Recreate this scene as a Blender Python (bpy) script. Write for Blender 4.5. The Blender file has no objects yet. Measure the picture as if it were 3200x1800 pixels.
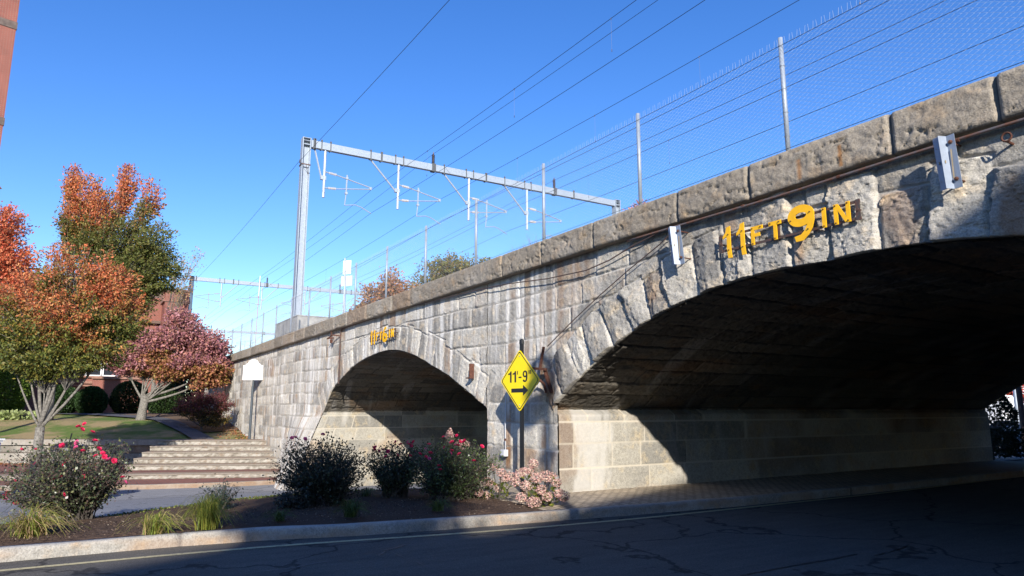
import bpy, math, random
import numpy as np
from mathutils import Vector, Matrix

sc = bpy.context.scene
COL = sc.collection
# ------------------------------------------------------------------ camera
cam = bpy.data.cameras.new('camera'); camo = bpy.data.objects.new('camera', cam); COL.objects.link(camo)
cam.sensor_width = 36.0; cam.lens = 2170.0/3200*36; cam.clip_start = 0.1; cam.clip_end = 4000
camo.location = (0, -8, 1.57)
camo.rotation_euler = (math.radians(90)+math.atan(380/2170.0), 0, math.radians(58.5))
sc.camera = camo
# ------------------------------------------------------------------ sun + sky
SUNDIR = Vector((1.0, -0.48, 0.46)).normalized()           # towards the sun
sd = bpy.data.lights.new('sun', 'SUN'); sd.energy = 5.0; sd.angle = math.radians(0.6); sd.color = (1.0, 0.94, 0.86)
so = bpy.data.objects.new('sun', sd); COL.objects.link(so)
so.rotation_euler = SUNDIR.to_track_quat('Z', 'Y').to_euler(); so.location = (30, -20, 30)
W = bpy.data.worlds.new('World'); sc.world = W; W.use_nodes = True
wn = W.node_tree; bg = wn.nodes['Background']
sky = wn.nodes.new('ShaderNodeTexSky'); sky.sky_type = 'NISHITA'; sky.sun_disc = False
sky.sun_elevation = math.asin(SUNDIR.z); sky.sun_rotation = math.atan2(SUNDIR.x, SUNDIR.y)
sky.altitude = 0; sky.air_density = 1.0; sky.dust_density = 0.15; sky.ozone_density = 3.0
hs = wn.nodes.new('ShaderNodeHueSaturation'); hs.inputs['Saturation'].default_value = 1.28
hs.inputs['Hue'].default_value = 0.515
wn.links.new(sky.outputs[0], hs.inputs['Color']); wn.links.new(hs.outputs[0], bg.inputs['Color'])
bg.inputs['Strength'].default_value = 0.15
vs = sc.view_settings; vs.view_transform = 'Standard'; vs.look = 'None'; vs.exposure = 0.62; vs.gamma = 1.0
sc.cycles.max_bounces = 5; sc.cycles.diffuse_bounces = 1; sc.cycles.transparent_max_bounces = 8
sc.cycles.use_fast_gi = False

# ------------------------------------------------------------------ helpers
def setp(o, label=None, cat=None, group=None, kind=None):
    if label: o['label'] = label
    if cat: o['category'] = cat
    if group: o['group'] = group
    if kind: o['kind'] = kind
    return o
def thing(name, label, cat, loc=(0,0,0), group=None, rz=0):
    o = bpy.data.objects.new(name, None); COL.objects.link(o); o.location = loc; o.rotation_euler = (0,0,rz)
    o.empty_display_size = 0.2
    return setp(o, label, cat, group)
def mesh(name, V, F, mat, parent=None, smooth=False, col=None, fx=None, uv=None):
    me = bpy.data.meshes.new(name)
    V = np.asarray(V, dtype=np.float32).reshape(-1, 3)
    if isinstance(F, np.ndarray):
        n = len(F); k = F.shape[1]
        me.vertices.add(len(V)); me.vertices.foreach_set('co', V.ravel())
        me.loops.add(n*k); me.loops.foreach_set('vertex_index', F.astype(np.int32).ravel())
        me.polygons.add(n); me.polygons.foreach_set('loop_start', np.arange(0, n*k, k, dtype=np.int32))
        me.update(calc_edges=True); me.validate()
    else:
        me.from_pydata([tuple(map(float, v)) for v in V], [], F); me.update()
    if smooth:
        me.polygons.foreach_set('use_smooth', [True]*len(me.polygons))
    for nm, arr in (('col', col), ('fx', fx)):
        if arr is not None:
            a = me.color_attributes.new(nm, 'FLOAT_COLOR', 'POINT')
            arr = np.asarray(arr, dtype=np.float32)
            if arr.shape[1] == 3: arr = np.hstack([arr, np.ones((len(arr), 1), np.float32)])
            a.data.foreach_set('color', arr.ravel())
    if uv is not None:
        u = me.uv_layers.new(name='UVMap'); uvv = np.asarray(uv, dtype=np.float32)
        li = np.empty(len(me.loops), dtype=np.int32); me.loops.foreach_get('vertex_index', li)
        u.data.foreach_set('uv', uvv[li].ravel())
    me.materials.append(mat)
    o = bpy.data.objects.new(name, me); COL.objects.link(o)
    if parent is not None: o.parent = parent
    return o
class G:
    """collects shapes into one mesh"""
    def __init__(s): s.V = []; s.F = []; s.C = []
    def add(s, V, F, c=None):
        b = len(s.V); s.V += [tuple(v) for v in V]; s.F += [[i+b for i in f] for f in F]
        if c is not None: s.C += [c]*len(V)
        return s
    def box(s, c, d, rot=None, off=None):
        x, y, z = d[0]/2, d[1]/2, d[2]/2
        P = [Vector(p) for p in ((-x,-y,-z),(x,-y,-z),(x,y,-z),(-x,y,-z),(-x,-y,z),(x,-y,z),(x,y,z),(-x,y,z))]
        if rot is not None: P = [rot @ p for p in P]
        P = [p+Vector(c) for p in P]
        return s.add(P, [[0,3,2,1],[4,5,6,7],[0,1,5,4],[1,2,6,5],[2,3,7,6],[3,0,4,7]])
    def bar(s, a, b, w, h):
        a = Vector(a); b = Vector(b); d = b-a
        return s.box((a+b)/2, (w, h, d.length), d.to_track_quat('Z', 'Y').to_matrix())
    def tube(s, pts, r, n=6, cap=True):
        pts = [Vector(p) for p in pts]; m = len(pts)
        rs = r if isinstance(r, (list, tuple)) else [r]*m
        V = []; prev = None
        for i, p in enumerate(pts):
            t = (pts[min(i+1, m-1)]-pts[max(i-1, 0)])
            if t.length < 1e-9: t = Vector((0,0,1))
            t.normalize()
            if prev is None:
                a = Vector((0,0,1)) if abs(t.z) < .9 else Vector((1,0,0))
                u = t.cross(a).normalized()
            else:
                u = (prev-t*prev.dot(t))
                u = u.normalized() if u.length > 1e-6 else t.orthogonal().normalized()
            prev = u; w = t.cross(u)
            for k in range(n):
                an = 2*math.pi*k/n; V.append(p+(u*math.cos(an)+w*math.sin(an))*rs[i])
        F = [[i*n+k, i*n+(k+1)%n, (i+1)*n+(k+1)%n, (i+1)*n+k] for i in range(m-1) for k in range(n)]
        if cap: F += [list(range(n))[::-1], [(m-1)*n+k for k in range(n)]]
        return s.add(V, F)
    def lathe(s, prof, c=(0,0,0), n=16, axis=None):
        V = []; q = Matrix.Identity(3) if axis is None else Vector(axis).to_track_quat('Z', 'Y').to_matrix()
        for r, z in prof:
            for k in range(n):
                a = 2*math.pi*k/n; V.append(q @ Vector((r*math.cos(a), r*math.sin(a), z))+Vector(c))
        m = len(prof)
        F = [[i*n+k, i*n+(k+1)%n, (i+1)*n+(k+1)%n, (i+1)*n+k] for i in range(m-1) for k in range(n)]
        F += [list(range(n))[::-1], [(m-1)*n+k for k in range(n)]]
        return s.add(V, F)
    def prism(s, poly, y0, y1):
        """outline in x,z extruded along y"""
        n = len(poly); V = [(x, y0, z) for x, z in poly]+[(x, y1, z) for x, z in poly]
        F = [[i, (i+1)%n, n+(i+1)%n, n+i] for i in range(n)]
        F += [list(range(n))[::-1], [n+i for i in range(n)]]
        return s.add(V, F)
    def hprism(s, poly, z0, z1):
        n = len(poly); V = [(x, y, z0) for x, y in poly]+[(x, y, z1) for x, y in poly]
        F = [[i, (i+1)%n, n+(i+1)%n, n+i] for i in range(n)]
        F += [list(range(n))[::-1], [n+i for i in range(n)]]
        return s.add(V, F)
    def strip(s, outer, inner, y0, y1):
        """ring between two open polylines, extruded along y"""
        n = len(outer)
        V = [(x, y0, z) for x, z in outer]+[(x, y0, z) for x, z in inner]+[(x, y1, z) for x, z in outer]+[(x, y1, z) for x, z in inner]
        F = []
        for i in range(n-1):
            F += [[i, i+1, n+i+1, n+i], [2*n+i, 3*n+i, 3*n+i+1, 2*n+i+1], [i, 2*n+i, 2*n+i+1, i+1], [n+i, n+i+1, 3*n+i+1, 3*n+i]]
        F += [[0, n, 3*n, 2*n], [n-1, 3*n-1, 4*n-1, 2*n-1]]
        return s.add(V, F)
    def out(s, name, mat, parent=None, smooth=False):
        o = mesh(name, s.V, s.F, mat, parent, smooth, col=(s.C if s.C and len(s.C) == len(s.V) else None))
        return o
def dup(root, loc=None, rz=None, label=None):
    r = root.copy(); COL.objects.link(r)
    if loc is not None: r.location = loc
    if rz is not None: r.rotation_euler = (0,0,rz)
    if label: r['label'] = label
    for ch in list(root.children):
        c = ch.copy(); COL.objects.link(c); c.parent = r
        for g in list(ch.children):
            d = g.copy(); COL.objects.link(d); d.parent = c
    return r

# numpy noise
def _h(ix, iy, s):
    n = (ix.astype(np.int64)*374761393 + iy.astype(np.int64)*668265263 + int(s)*2147483647) & 0xffffffff
    n = ((n ^ (n >> 13))*1274126177) & 0xffffffff
    n = ((n ^ (n >> 16))*2246822519) & 0xffffffff
    return ((n ^ (n >> 15)) & 0xffffff)/float(0xffffff)
def vn(x, y, s=0):
    x = np.asarray(x, float); y = np.asarray(y, float)
    ix = np.floor(x); iy = np.floor(y); fx = x-ix; fy = y-iy
    fx = fx*fx*(3-2*fx); fy = fy*fy*(3-2*fy)
    a = _h(ix, iy, s); b = _h(ix+1, iy, s); c = _h(ix, iy+1, s); d = _h(ix+1, iy+1, s)
    return (a*(1-fx)+b*fx)*(1-fy)+(c*(1-fx)+d*fx)*fy
def fbm(x, y, s=0, o=4, g=.5):
    t = 0; a = 1; n = 0
    for i in range(o):
        t = t+a*vn(x*2**i+i*17.3, y*2**i-i*9.1, s+i); n += a; a *= g
    return t/n
def chip(x, y, sc_, seed, tilt=.5, ani=1.0):
    """flat chipped facets: nearest jittered cell, each with its own tilt and level"""
    X = np.asarray(x, float)/sc_; Y = np.asarray(y, float)/(sc_*ani); ix = np.floor(X); iy = np.floor(Y); best = np.full(X.shape, 9e9); h = np.zeros(X.shape)
    for dx in (-1, 0, 1):
        for dy in (-1, 0, 1):
            a = ix+dx; b = iy+dy; px = a+_h(a, b, seed); py = b+_h(a, b, seed+1); d = (X-px)**2+(Y-py)**2; m = d < best
            v = (_h(a, b, seed+2)-.5)+tilt*2*((_h(a, b, seed+3)-.5)*(X-px)+(_h(a, b, seed+4)-.5)*(Y-py)); best = np.where(m, d, best); h = np.where(m, v, h)
    return h
def sm(x, a, b):
    t = np.clip((x-a)/(b-a), 0, 1); return t*t*(3-2*t)
def rid(i, k):
    return _h(np.asarray(i), np.asarray(i)*0+k, 77)

# ------------------------------------------------------------------ materials
def newmat(name, col=(.5,.5,.5), rough=.7, metal=0.0, spec=.5):
    m = bpy.data.materials.new(name); m.use_nodes = True; nt = m.node_tree
    b = nt.nodes['Principled BSDF']; b.inputs['Base Color'].default_value = (*col, 1); b.inputs['Roughness'].default_value = rough
    b.inputs['Metallic'].default_value = metal; b.inputs['Specular IOR Level'].default_value = spec
    return m, nt, b
def nd(nt, t, **k):
    n = nt.nodes.new(t)
    for a, v in k.items():
        if hasattr(n, a): setattr(n, a, v)
        else: n.inputs[a].default_value = v
    return n
def noise(nt, scale, detail=4, rough=.5, vec=None):
    n = nt.nodes.new('ShaderNodeTexNoise'); n.inputs['Scale'].default_value = scale
    n.inputs['Detail'].default_value = detail; n.inputs['Roughness'].default_value = rough
    if vec is not None: nt.links.new(vec, n.inputs['Vector'])
    return n.outputs['Fac']
def ramp(nt, fac, stops):
    r = nt.nodes.new('ShaderNodeValToRGB'); e = r.color_ramp.elements
    while len(e) > 1: e.remove(e[-1])
    e[0].position = stops[0][0]; e[0].color = (*stops[0][1], 1)
    for p, c in stops[1:]:
        x = e.new(p); x.color = (*c, 1)
    nt.links.new(fac, r.inputs['Fac']); return r.outputs['Color']
def mix(nt, fac, a, b, mode='MIX'):
    m = nt.nodes.new('ShaderNodeMix'); m.data_type = 'RGBA'; m.blend_type = mode
    for s, v in ((m.inputs[0], fac), (m.inputs[6], a), (m.inputs[7], b)):
        if isinstance(v, (int, float)): s.default_value = v
        elif isinstance(v, tuple): s.default_value = (*v, 1)
        else: nt.links.new(v, s)
    return m.outputs[2]
def mth(nt, op, a, b=None, clamp=False):
    m = nt.nodes.new('ShaderNodeMath'); m.operation = op; m.use_clamp = clamp
    for s, v in ((m.inputs[0], a), (m.inputs[1], b)):
        if v is None: continue
        if isinstance(v, (int, float)): s.default_value = v
        else: nt.links.new(v, s)
    return m.outputs[0]
def geo(nt): return nt.nodes.new('ShaderNodeNewGeometry').outputs['Position']
def objc(nt): return nt.nodes.new('ShaderNodeTexCoord').outputs['Object']
def mapv(nt, vec, sc_=(1,1,1)):
    m = nt.nodes.new('ShaderNodeMapping'); m.inputs['Scale'].default_value = sc_; nt.links.new(vec, m.inputs['Vector']); return m.outputs[0]
def bump(nt, b, h, strength=.5, dist=.02):
    n = nt.nodes.new('ShaderNodeBump'); n.inputs['Strength'].default_value = strength; n.inputs['Distance'].default_value = dist
    nt.links.new(h, n.inputs['Height']); nt.links.new(n.outputs[0], b.inputs['Normal'])

def granite(name, lo, hi, warm, joint, rustc=(.30,.13,.035), white=(.62,.60,.56), bstr=.6, bd=.02):
    m, nt, b = newmat(name, rough=.9, spec=.25); p = geo(nt)
    at = nt.nodes.new('ShaderNodeAttribute'); at.attribute_name = 'fx'
    sp = nt.nodes.new('ShaderNodeSeparateColor'); nt.links.new(at.outputs['Color'], sp.inputs[0])
    T, J, R = sp.outputs[0], sp.outputs[1], sp.outputs[2]; A = at.outputs['Alpha']
    n1 = noise(nt, 3.5, 5, .6, p); n2 = noise(nt, 55, 3, .7, p); n3 = noise(nt, 14, 5, .6, p)
    c = mix(nt, T, lo, hi)
    c = mix(nt, ramp_f(nt, n1, .52, .72), c, warm)
    g = ramp(nt, n2, [(.32, (.55,.55,.55)), (.5, (1,1,1)), (.68, (1.3,1.3,1.3))])
    c = mix(nt, .75, c, g, 'MULTIPLY')
    g2 = ramp(nt, n3, [(.3, (.68,.67,.66)), (.6, (1.08,1.08,1.07))])
    c = mix(nt, .7, c, g2, 'MULTIPLY')
    c = mix(nt, mth(nt, 'MULTIPLY', R, .8, True), c, rustc)
    c = mix(nt, mth(nt, 'MULTIPLY', A, .85, True), c, white)
    c = mix(nt, J, c, joint)
    nt.links.new(c, b.inputs['Base Color'])
    h = mth(nt, 'ADD', mth(nt, 'MULTIPLY', n2, .35), mth(nt, 'MULTIPLY', n3, 1.0))
    bump(nt, b, h, bstr, bd)
    return m
def ramp_f(nt, f, a, b):
    m = nt.nodes.new('ShaderNodeMapRange'); m.inputs['From Min'].default_value = a; m.inputs['From Max'].default_value = b
    m.clamp = True; nt.links.new(f, m.inputs['Value']); return m.outputs[0]
M = {}
M['granite'] = granite('granite_face', (.245,.232,.21), (.64,.60,.52), (.58,.47,.33), (.36,.335,.295), white=(.74,.71,.65), bstr=1.0)
M['coping'] = granite('granite_coping', (.23,.20,.16), (.34,.295,.235), (.33,.245,.16), (.12,.11,.10), bstr=.8)
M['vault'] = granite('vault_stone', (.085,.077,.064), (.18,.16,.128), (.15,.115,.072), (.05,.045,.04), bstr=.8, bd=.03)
M['jamb'] = granite('jamb_ashlar', (.22,.21,.185), (.44,.41,.34), (.40,.33,.22), (.50,.45,.36), white=(.50,.48,.44), bstr=.4)
M['stepstone'] = granite('step_granite', (.17,.155,.13), (.32,.295,.25), (.24,.18,.13), (.07,.055,.045), white=(.45,.43,.38))
M['kerbstone'] = granite('kerb_granite', (.24,.225,.20), (.38,.36,.32), (.36,.27,.18), (.12,.10,.09), rustc=(.34,.19,.09))
def simple(name, col, rough=.6, metal=0, var=.25, sc_=12, bstr=0, spec=.5, col2=None, coord='obj', bd=.01):
    m, nt, b = newmat(name, col, rough, metal, spec); p = objc(nt) if coord == 'obj' else geo(nt)
    n = noise(nt, sc_, 5, .6, p)
    c2 = col2 if col2 else tuple(x*(1-var) for x in col)
    c = mix(nt, ramp_f(nt, n, .35, .65), col, c2); nt.links.new(c, b.inputs['Base Color'])
    if bstr: bump(nt, b, n, bstr, bd)
    return m
M['galv'] = simple('galvanised_steel', (.36,.41,.47), .5, .25, .18, 9)
M['galv2'] = simple('galvanised_sheet', (.30,.35,.43), .5, .2, .12, 14)
M['wire'] = simple('dark_wire', (.035,.035,.045), .5, .4)
M['fencewire'] = simple('fence_wire', (.52,.57,.66), .5, .3, .1)
M['rust'] = simple('rusty_iron', (.13,.05,.03), .85, .1, .5, 30, .4)
M['pipe'] = simple('weathered_pipe', (.16,.16,.17), .6, .4, .3, 7, .1, col2=(.22,.10,.06))
M['darksteel'] = simple('dark_weathered_steel', (.09,.085,.08), .6, .5, .3, 20, .1, col2=(.16,.08,.06))
M['clamp'] = simple('dark_grey_clamp', (.10,.105,.11), .6, .2)
M['black'] = simple('black_paint', (.012,.014,.018), .45)
M['bluegrey'] = simple('dark_green_post_paint', (.045,.06,.075), .5)
M['white'] = simple('white_paint', (.85,.85,.84), .5, 0, .06, 3)
M['yellow'] = simple('sign_yellow', (.90,.68,.004), .42, 0, .05, 5)
M['orange'] = simple('letter_yellow', (.95,.50,.006), .45, 0, .12, 9)
M['porcelain'] = simple('insulator', (.62,.60,.60), .3)
M['brownins'] = simple('brown_insulator', (.10,.07,.07), .35)
M['concrete'] = simple('concrete', (.38,.36,.31), .9, 0, .3, 2.2, .3, col2=(.24,.23,.21), coord='geo')
M['alu'] = simple('aluminium_panel', (.62,.63,.65), .5, .2, .05)
M['glass'] = simple('window_glass', (.03,.035,.045), .08, 0, .2, 1.5, spec=.8)
M['curtain'] = simple('curtain_white', (.55,.57,.62), .8, 0, .3, 4)
M['brownstone'] = simple('brownstone', (.30,.16,.115), .85, 0, .25, 5, .2)
M['roof'] = simple('brown_roofing', (.17,.11,.08), .8, 0, .3, 6, .2)
M['bark'] = simple('bark', (.24,.22,.185), .95, 0, .4, 14, .9, col2=(.10,.09,.075), bd=.03)
M['galvshade'] = simple('steel_painted_shade', (.07,.11,.17), .6, .1, .15, 6)  # dark copy of the portal steel, shade put into its colour
M['barkdark'] = simple('bark_dark', (.10,.085,.07), .95, 0, .4, 14, .6)
M['blueshade'] = simple('blue_painted_shade', (.12,.16,.42), .5)  # blue stands in for the shade on the white box's side
M['rubber'] = simple('tyre_rubber', (.02,.02,.02), .8)
M['carred'] = simple('car_paint_dark', (.03,.03,.04), .3)
M['taillight'] = simple('tail_light_red', (.5,.02,.02), .3)

def brickmat(name, c1, c2, mortar, scale=1.0, bw=.22, bh=.075, ms=.012, coord='wall'):
    m, nt, b = newmat(name, rough=.9, spec=.2); p = geo(nt)
    s = nt.nodes.new('ShaderNodeSeparateXYZ'); nt.links.new(p, s.inputs[0])
    cb = nt.nodes.new('ShaderNodeCombineXYZ')
    if coord == 'wall':
        nt.links.new(mth(nt, 'ADD', s.outputs[0], s.outputs[1]), cb.inputs[0]); nt.links.new(s.outputs[2], cb.inputs[1])
    else:
        nt.links.new(s.outputs[0], cb.inputs[0]); nt.links.new(s.outputs[1], cb.inputs[1])
    t = nt.nodes.new('ShaderNodeTexBrick'); nt.links.new(cb.outputs[0], t.inputs['Vector'])
    t.inputs['Scale'].default_value = scale; t.inputs['Brick Width'].default_value = bw; t.inputs['Row Height'].default_value = bh
    t.inputs['Mortar Size'].default_value = ms; t.inputs['Color1'].default_value = (*c1, 1); t.inputs['Color2'].default_value = (*c2, 1)
    t.inputs['Mortar'].default_value = (*mortar, 1); t.inputs['Bias'].default_value = -.2
    n = noise(nt, .8, 5, .6, p)
    c = mix(nt, .5, t.outputs['Color'], ramp(nt, n, [(.3, (.7,.7,.7)), (.7, (1.2,1.15,1.1))]), 'MULTIPLY')
    nt.links.new(c, b.inputs['Base Color'])
    bump(nt, b, mth(nt, 'SUBTRACT', mth(nt, 'MULTIPLY', noise(nt, 30, 3, .5, p), .4), t.outputs['Fac']), .4, .01)
    return m
M['brick'] = brickmat('red_brick', (.27,.070,.048), (.21,.055,.04), (.28,.18,.15))
M['brickwalk'] = brickmat('brick_paving', (.26,.10,.075), (.20,.085,.07), (.16,.13,.11), coord='floor', bw=.2, bh=.1)
M['sett'] = brickmat('sett_paving', (.52,.43,.32), (.34,.29,.22), (.14,.12,.095), coord='floor', bw=.22, bh=.11, ms=.014)

def asphalt(name, a, bb):
    m, nt, b = newmat(name, rough=.95, spec=.12); p = geo(nt)
    n1 = noise(nt, 90, 2, .6, p); n2 = noise(nt, .7, 5, .6, p); n3 = noise(nt, 6, 4, .6, mapv(nt, p, (1, .15, 1)))
    c = mix(nt, n2, a, bb)
    c = mix(nt, .8, c, ramp(nt, n1, [(.35, (.6,.6,.6)), (.62, (1.15,1.15,1.15)), (.75, (2.2,2.2,2.2))]), 'MULTIPLY')
    c = mix(nt, .5, c, ramp(nt, n3, [(.35, (.75,.75,.75)), (.6, (1.1,1.1,1.1))]), 'MULTIPLY')
    # fine cracks
    v = nt.nodes.new('ShaderNodeTexVoronoi'); v.feature = 'DISTANCE_TO_EDGE'; v.inputs['Scale'].default_value = .35
    wv = nt.nodes.new('ShaderNodeVectorMath'); wv.operation = 'ADD'; nt.links.new(p, wv.inputs[0])
    nn = nt.nodes.new('ShaderNodeTexNoise'); nn.inputs['Scale'].default_value = 1.3; nn.inputs['Detail'].default_value = 6; nt.links.new(p, nn.inputs['Vector'])
    nt.links.new(nn.outputs['Color'], wv.inputs[1]); nt.links.new(wv.outputs[0], v.inputs['Vector'])
    k = ramp_f(nt, v.outputs['Distance'], .004, .012)
    c = mix(nt, k, mix(nt, .65, c, (.015,.015,.016)), c)
    nt.links.new(c, b.inputs['Base Color']); bump(nt, b, n1, .35, .004); return m
M['asphalt'] = asphalt('road_asphalt', (.105,.096,.082), (.145,.133,.115))
M['asphalt2'] = asphalt('old_asphalt', (.22,.22,.225), (.28,.28,.285))
M['path'] = asphalt('path_asphalt', (.10,.10,.11), (.13,.13,.14))
M['tar'] = simple('crack_sealer', (.015,.015,.017), .45)
def paintline():
    m, nt, b = newmat('worn_road_paint', rough=.8, spec=.3); p = geo(nt)
    n = noise(nt, 25, 5, .7, p)
    c = mix(nt, ramp_f(nt, n, .30, .48), (.12,.11,.09), (.50,.43,.24)); nt.links.new(c, b.inputs['Base Color']); return m
M['line'] = paintline()
def mulch(name, a, bb, scale=30):
    m, nt, b = newmat(name, rough=1, spec=.1); p = geo(nt)
    n1 = noise(nt, scale, 5, .7, p); n2 = noise(nt, 1.5, 3, .5, p)
    v = nt.nodes.new('ShaderNodeTexVoronoi'); v.inputs['Scale'].default_value = scale*.9; nt.links.new(mapv(nt, p, (1, .5, 1)), v.inputs['Vector'])
    c = mix(nt, n1, a, bb); c = mix(nt, ramp_f(nt, n2, .4, .7), c, mix(nt, .5, c, (.10,.07,.05)))
    c = mix(nt, ramp_f(nt, n1, .68, .74), c, (.30,.24,.18))
    nt.links.new(c, b.inputs['Base Color'])
    bump(nt, b, mth(nt, 'ADD', n1, v.outputs['Distance']), .9, .03); return m
M['mulch'] = mulch('bark_mulch', (.055,.036,.026), (.145,.095,.068))
M['leafmulch'] = mulch('leafy_soil', (.12,.08,.055), (.24,.17,.12), 14)
def grassm():
    m, nt, b = newmat('lawn_grass', rough=.9, spec=.2); p = geo(nt)
    n1 = noise(nt, 40, 4, .7, p); n2 = noise(nt, .45, 5, .65, p)
    c = mix(nt, n1, (.07,.12,.025), (.16,.22,.05)); d = mix(nt, n1, (.25,.19,.09), (.38,.29,.15))
    c = mix(nt, ramp_f(nt, n2, .44, .58), c, d); nt.links.new(c, b.inputs['Base Color']); bump(nt, b, n1, .8, .04); return m
M['grass'] = grassm()
def leafmat(name, trans=.35, rough=.55):
    m = bpy.data.materials.new(name); m.use_nodes = True; nt = m.node_tree; b = nt.nodes['Principled BSDF']
    at = nt.nodes.new('ShaderNodeAttribute'); at.attribute_name = 'col'
    nt.links.new(at.outputs['Color'], b.inputs['Base Color']); b.inputs['Roughness'].default_value = rough; b.inputs['Specular IOR Level'].default_value = .35
    t = nt.nodes.new('ShaderNodeBsdfTranslucent'); nt.links.new(at.outputs['Color'], t.inputs['Color'])
    mx = nt.nodes.new('ShaderNodeMixShader'); mx.inputs[0].default_value = trans
    nt.links.new(b.outputs[0], mx.inputs[1]); nt.links.new(t.outputs[0], mx.inputs[2])
    nt.links.new(mx.outputs[0], nt.nodes['Material Output'].inputs['Surface']); return m
M['leaf'] = leafmat('leaves'); M['petal'] = leafmat('petals', .3, .6); M['glossleaf'] = leafmat('glossy_leaves', .2, .35)
# ------------------------------------------------------------------ stone heightfields
def facets(i, u, v, dep):
    h = 9.
    for k in range(4):
        a = .62+.38*rid(i, 10+k); gx = (rid(i, 20+k)-.5)*1.05; gz = (rid(i, 30+k)-.5)*.8
        h = np.minimum(h, a+gx*u+gz*v)
    return np.clip(h, .05, 1.0)*dep
def breaks(lo, hi, a, b, seed):
    r = random.Random(seed); o = [lo]
    while o[-1] < hi: o.append(o[-1]+r.uniform(a, b))
    return np.array(o)
def cell(x, br):
    i = np.clip(np.searchsorted(br, x)-1, 0, len(br)-2); return i, (x-br[i]), (br[i+1]-x), br[i+1]-br[i]

class Arch:
    def __init__(s, px, pz, ring, wmin, wmax, seed, smooth=.25, dep=.09):
        xs = np.linspace(px[0], px[-1], 1500); zs = np.interp(xs, px, pz)
        if smooth:
            k = int(smooth/(xs[1]-xs[0])); ker = np.hanning(2*k+1); ker /= ker.sum()
            zs = np.convolve(np.pad(zs, k, mode='reflect', reflect_type='odd'), ker, 'valid')
        s.x = xs; s.z = zs; s.d = np.gradient(zs, xs)
        s.s = np.concatenate([[0], np.cumsum(np.hypot(np.diff(xs), np.diff(zs)))])
        s.ring = ring; s.br = breaks(0, s.s[-1], wmin, wmax, seed); s.dep = dep; s.seed = seed
    def zi(s, x): return np.interp(x, s.x, s.z)
    def local(s, X, Z):
        f = X.copy()
        for _ in range(6):
            d = np.interp(f, s.x, s.d); z = np.interp(f, s.x, s.z)
            t = ((X-f)+(Z-z)*d)/(1+d*d); f = np.clip(f+t*.8, s.x[0], s.x[-1])
        z = np.interp(f, s.x, s.z); d = np.interp(f, s.x, s.d)
        v = np.hypot(X-f, Z-z)*np.sign(Z-z+1e-9); off = np.abs((X-f)+(Z-z)*d)/np.sqrt(1+d*d)
        return np.interp(f, s.x, s.s), v, off
# right arch: crown at x=-5.35
_xc, _top, _hs = -5.35, 3.44, 6.15; _ri = _top-1.57; _R = (_hs**2+_ri**2)/(2*_ri)
ax = np.linspace(_xc-_hs, _xc+_hs, 60); az = _top-(_R-np.sqrt(_R**2-(ax-_xc)**2))+.10*np.sin(np.pi*np.clip((np.abs(ax-_xc))/_hs, 0, 1))
AR = Arch(ax, az, .78, .48, .66, 3, 0, .125)
LX = [-26.97, -25.9, -23.8, -22.5, -21.33, -20.4, -19.46, -18.27, -16.2, -14.11]
LZ = [1.47, 2.36, 3.03, 3.26, 3.37, 3.40, 3.33, 3.10, 2.46, 1.62]
AL = Arch(LX, LZ, .72, .42, .6, 5, .5, .038)
ZL = np.array([-1.8, -1.2, -.7, -.2, .3, .79, 1.3, 1.78, 2.22, 2.68, 3.14, 3.62, 4.08, 4.56])
CB = [breaks(-60, 8, .75, 1.5, 100+i) for i in range(len(ZL))]
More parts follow.
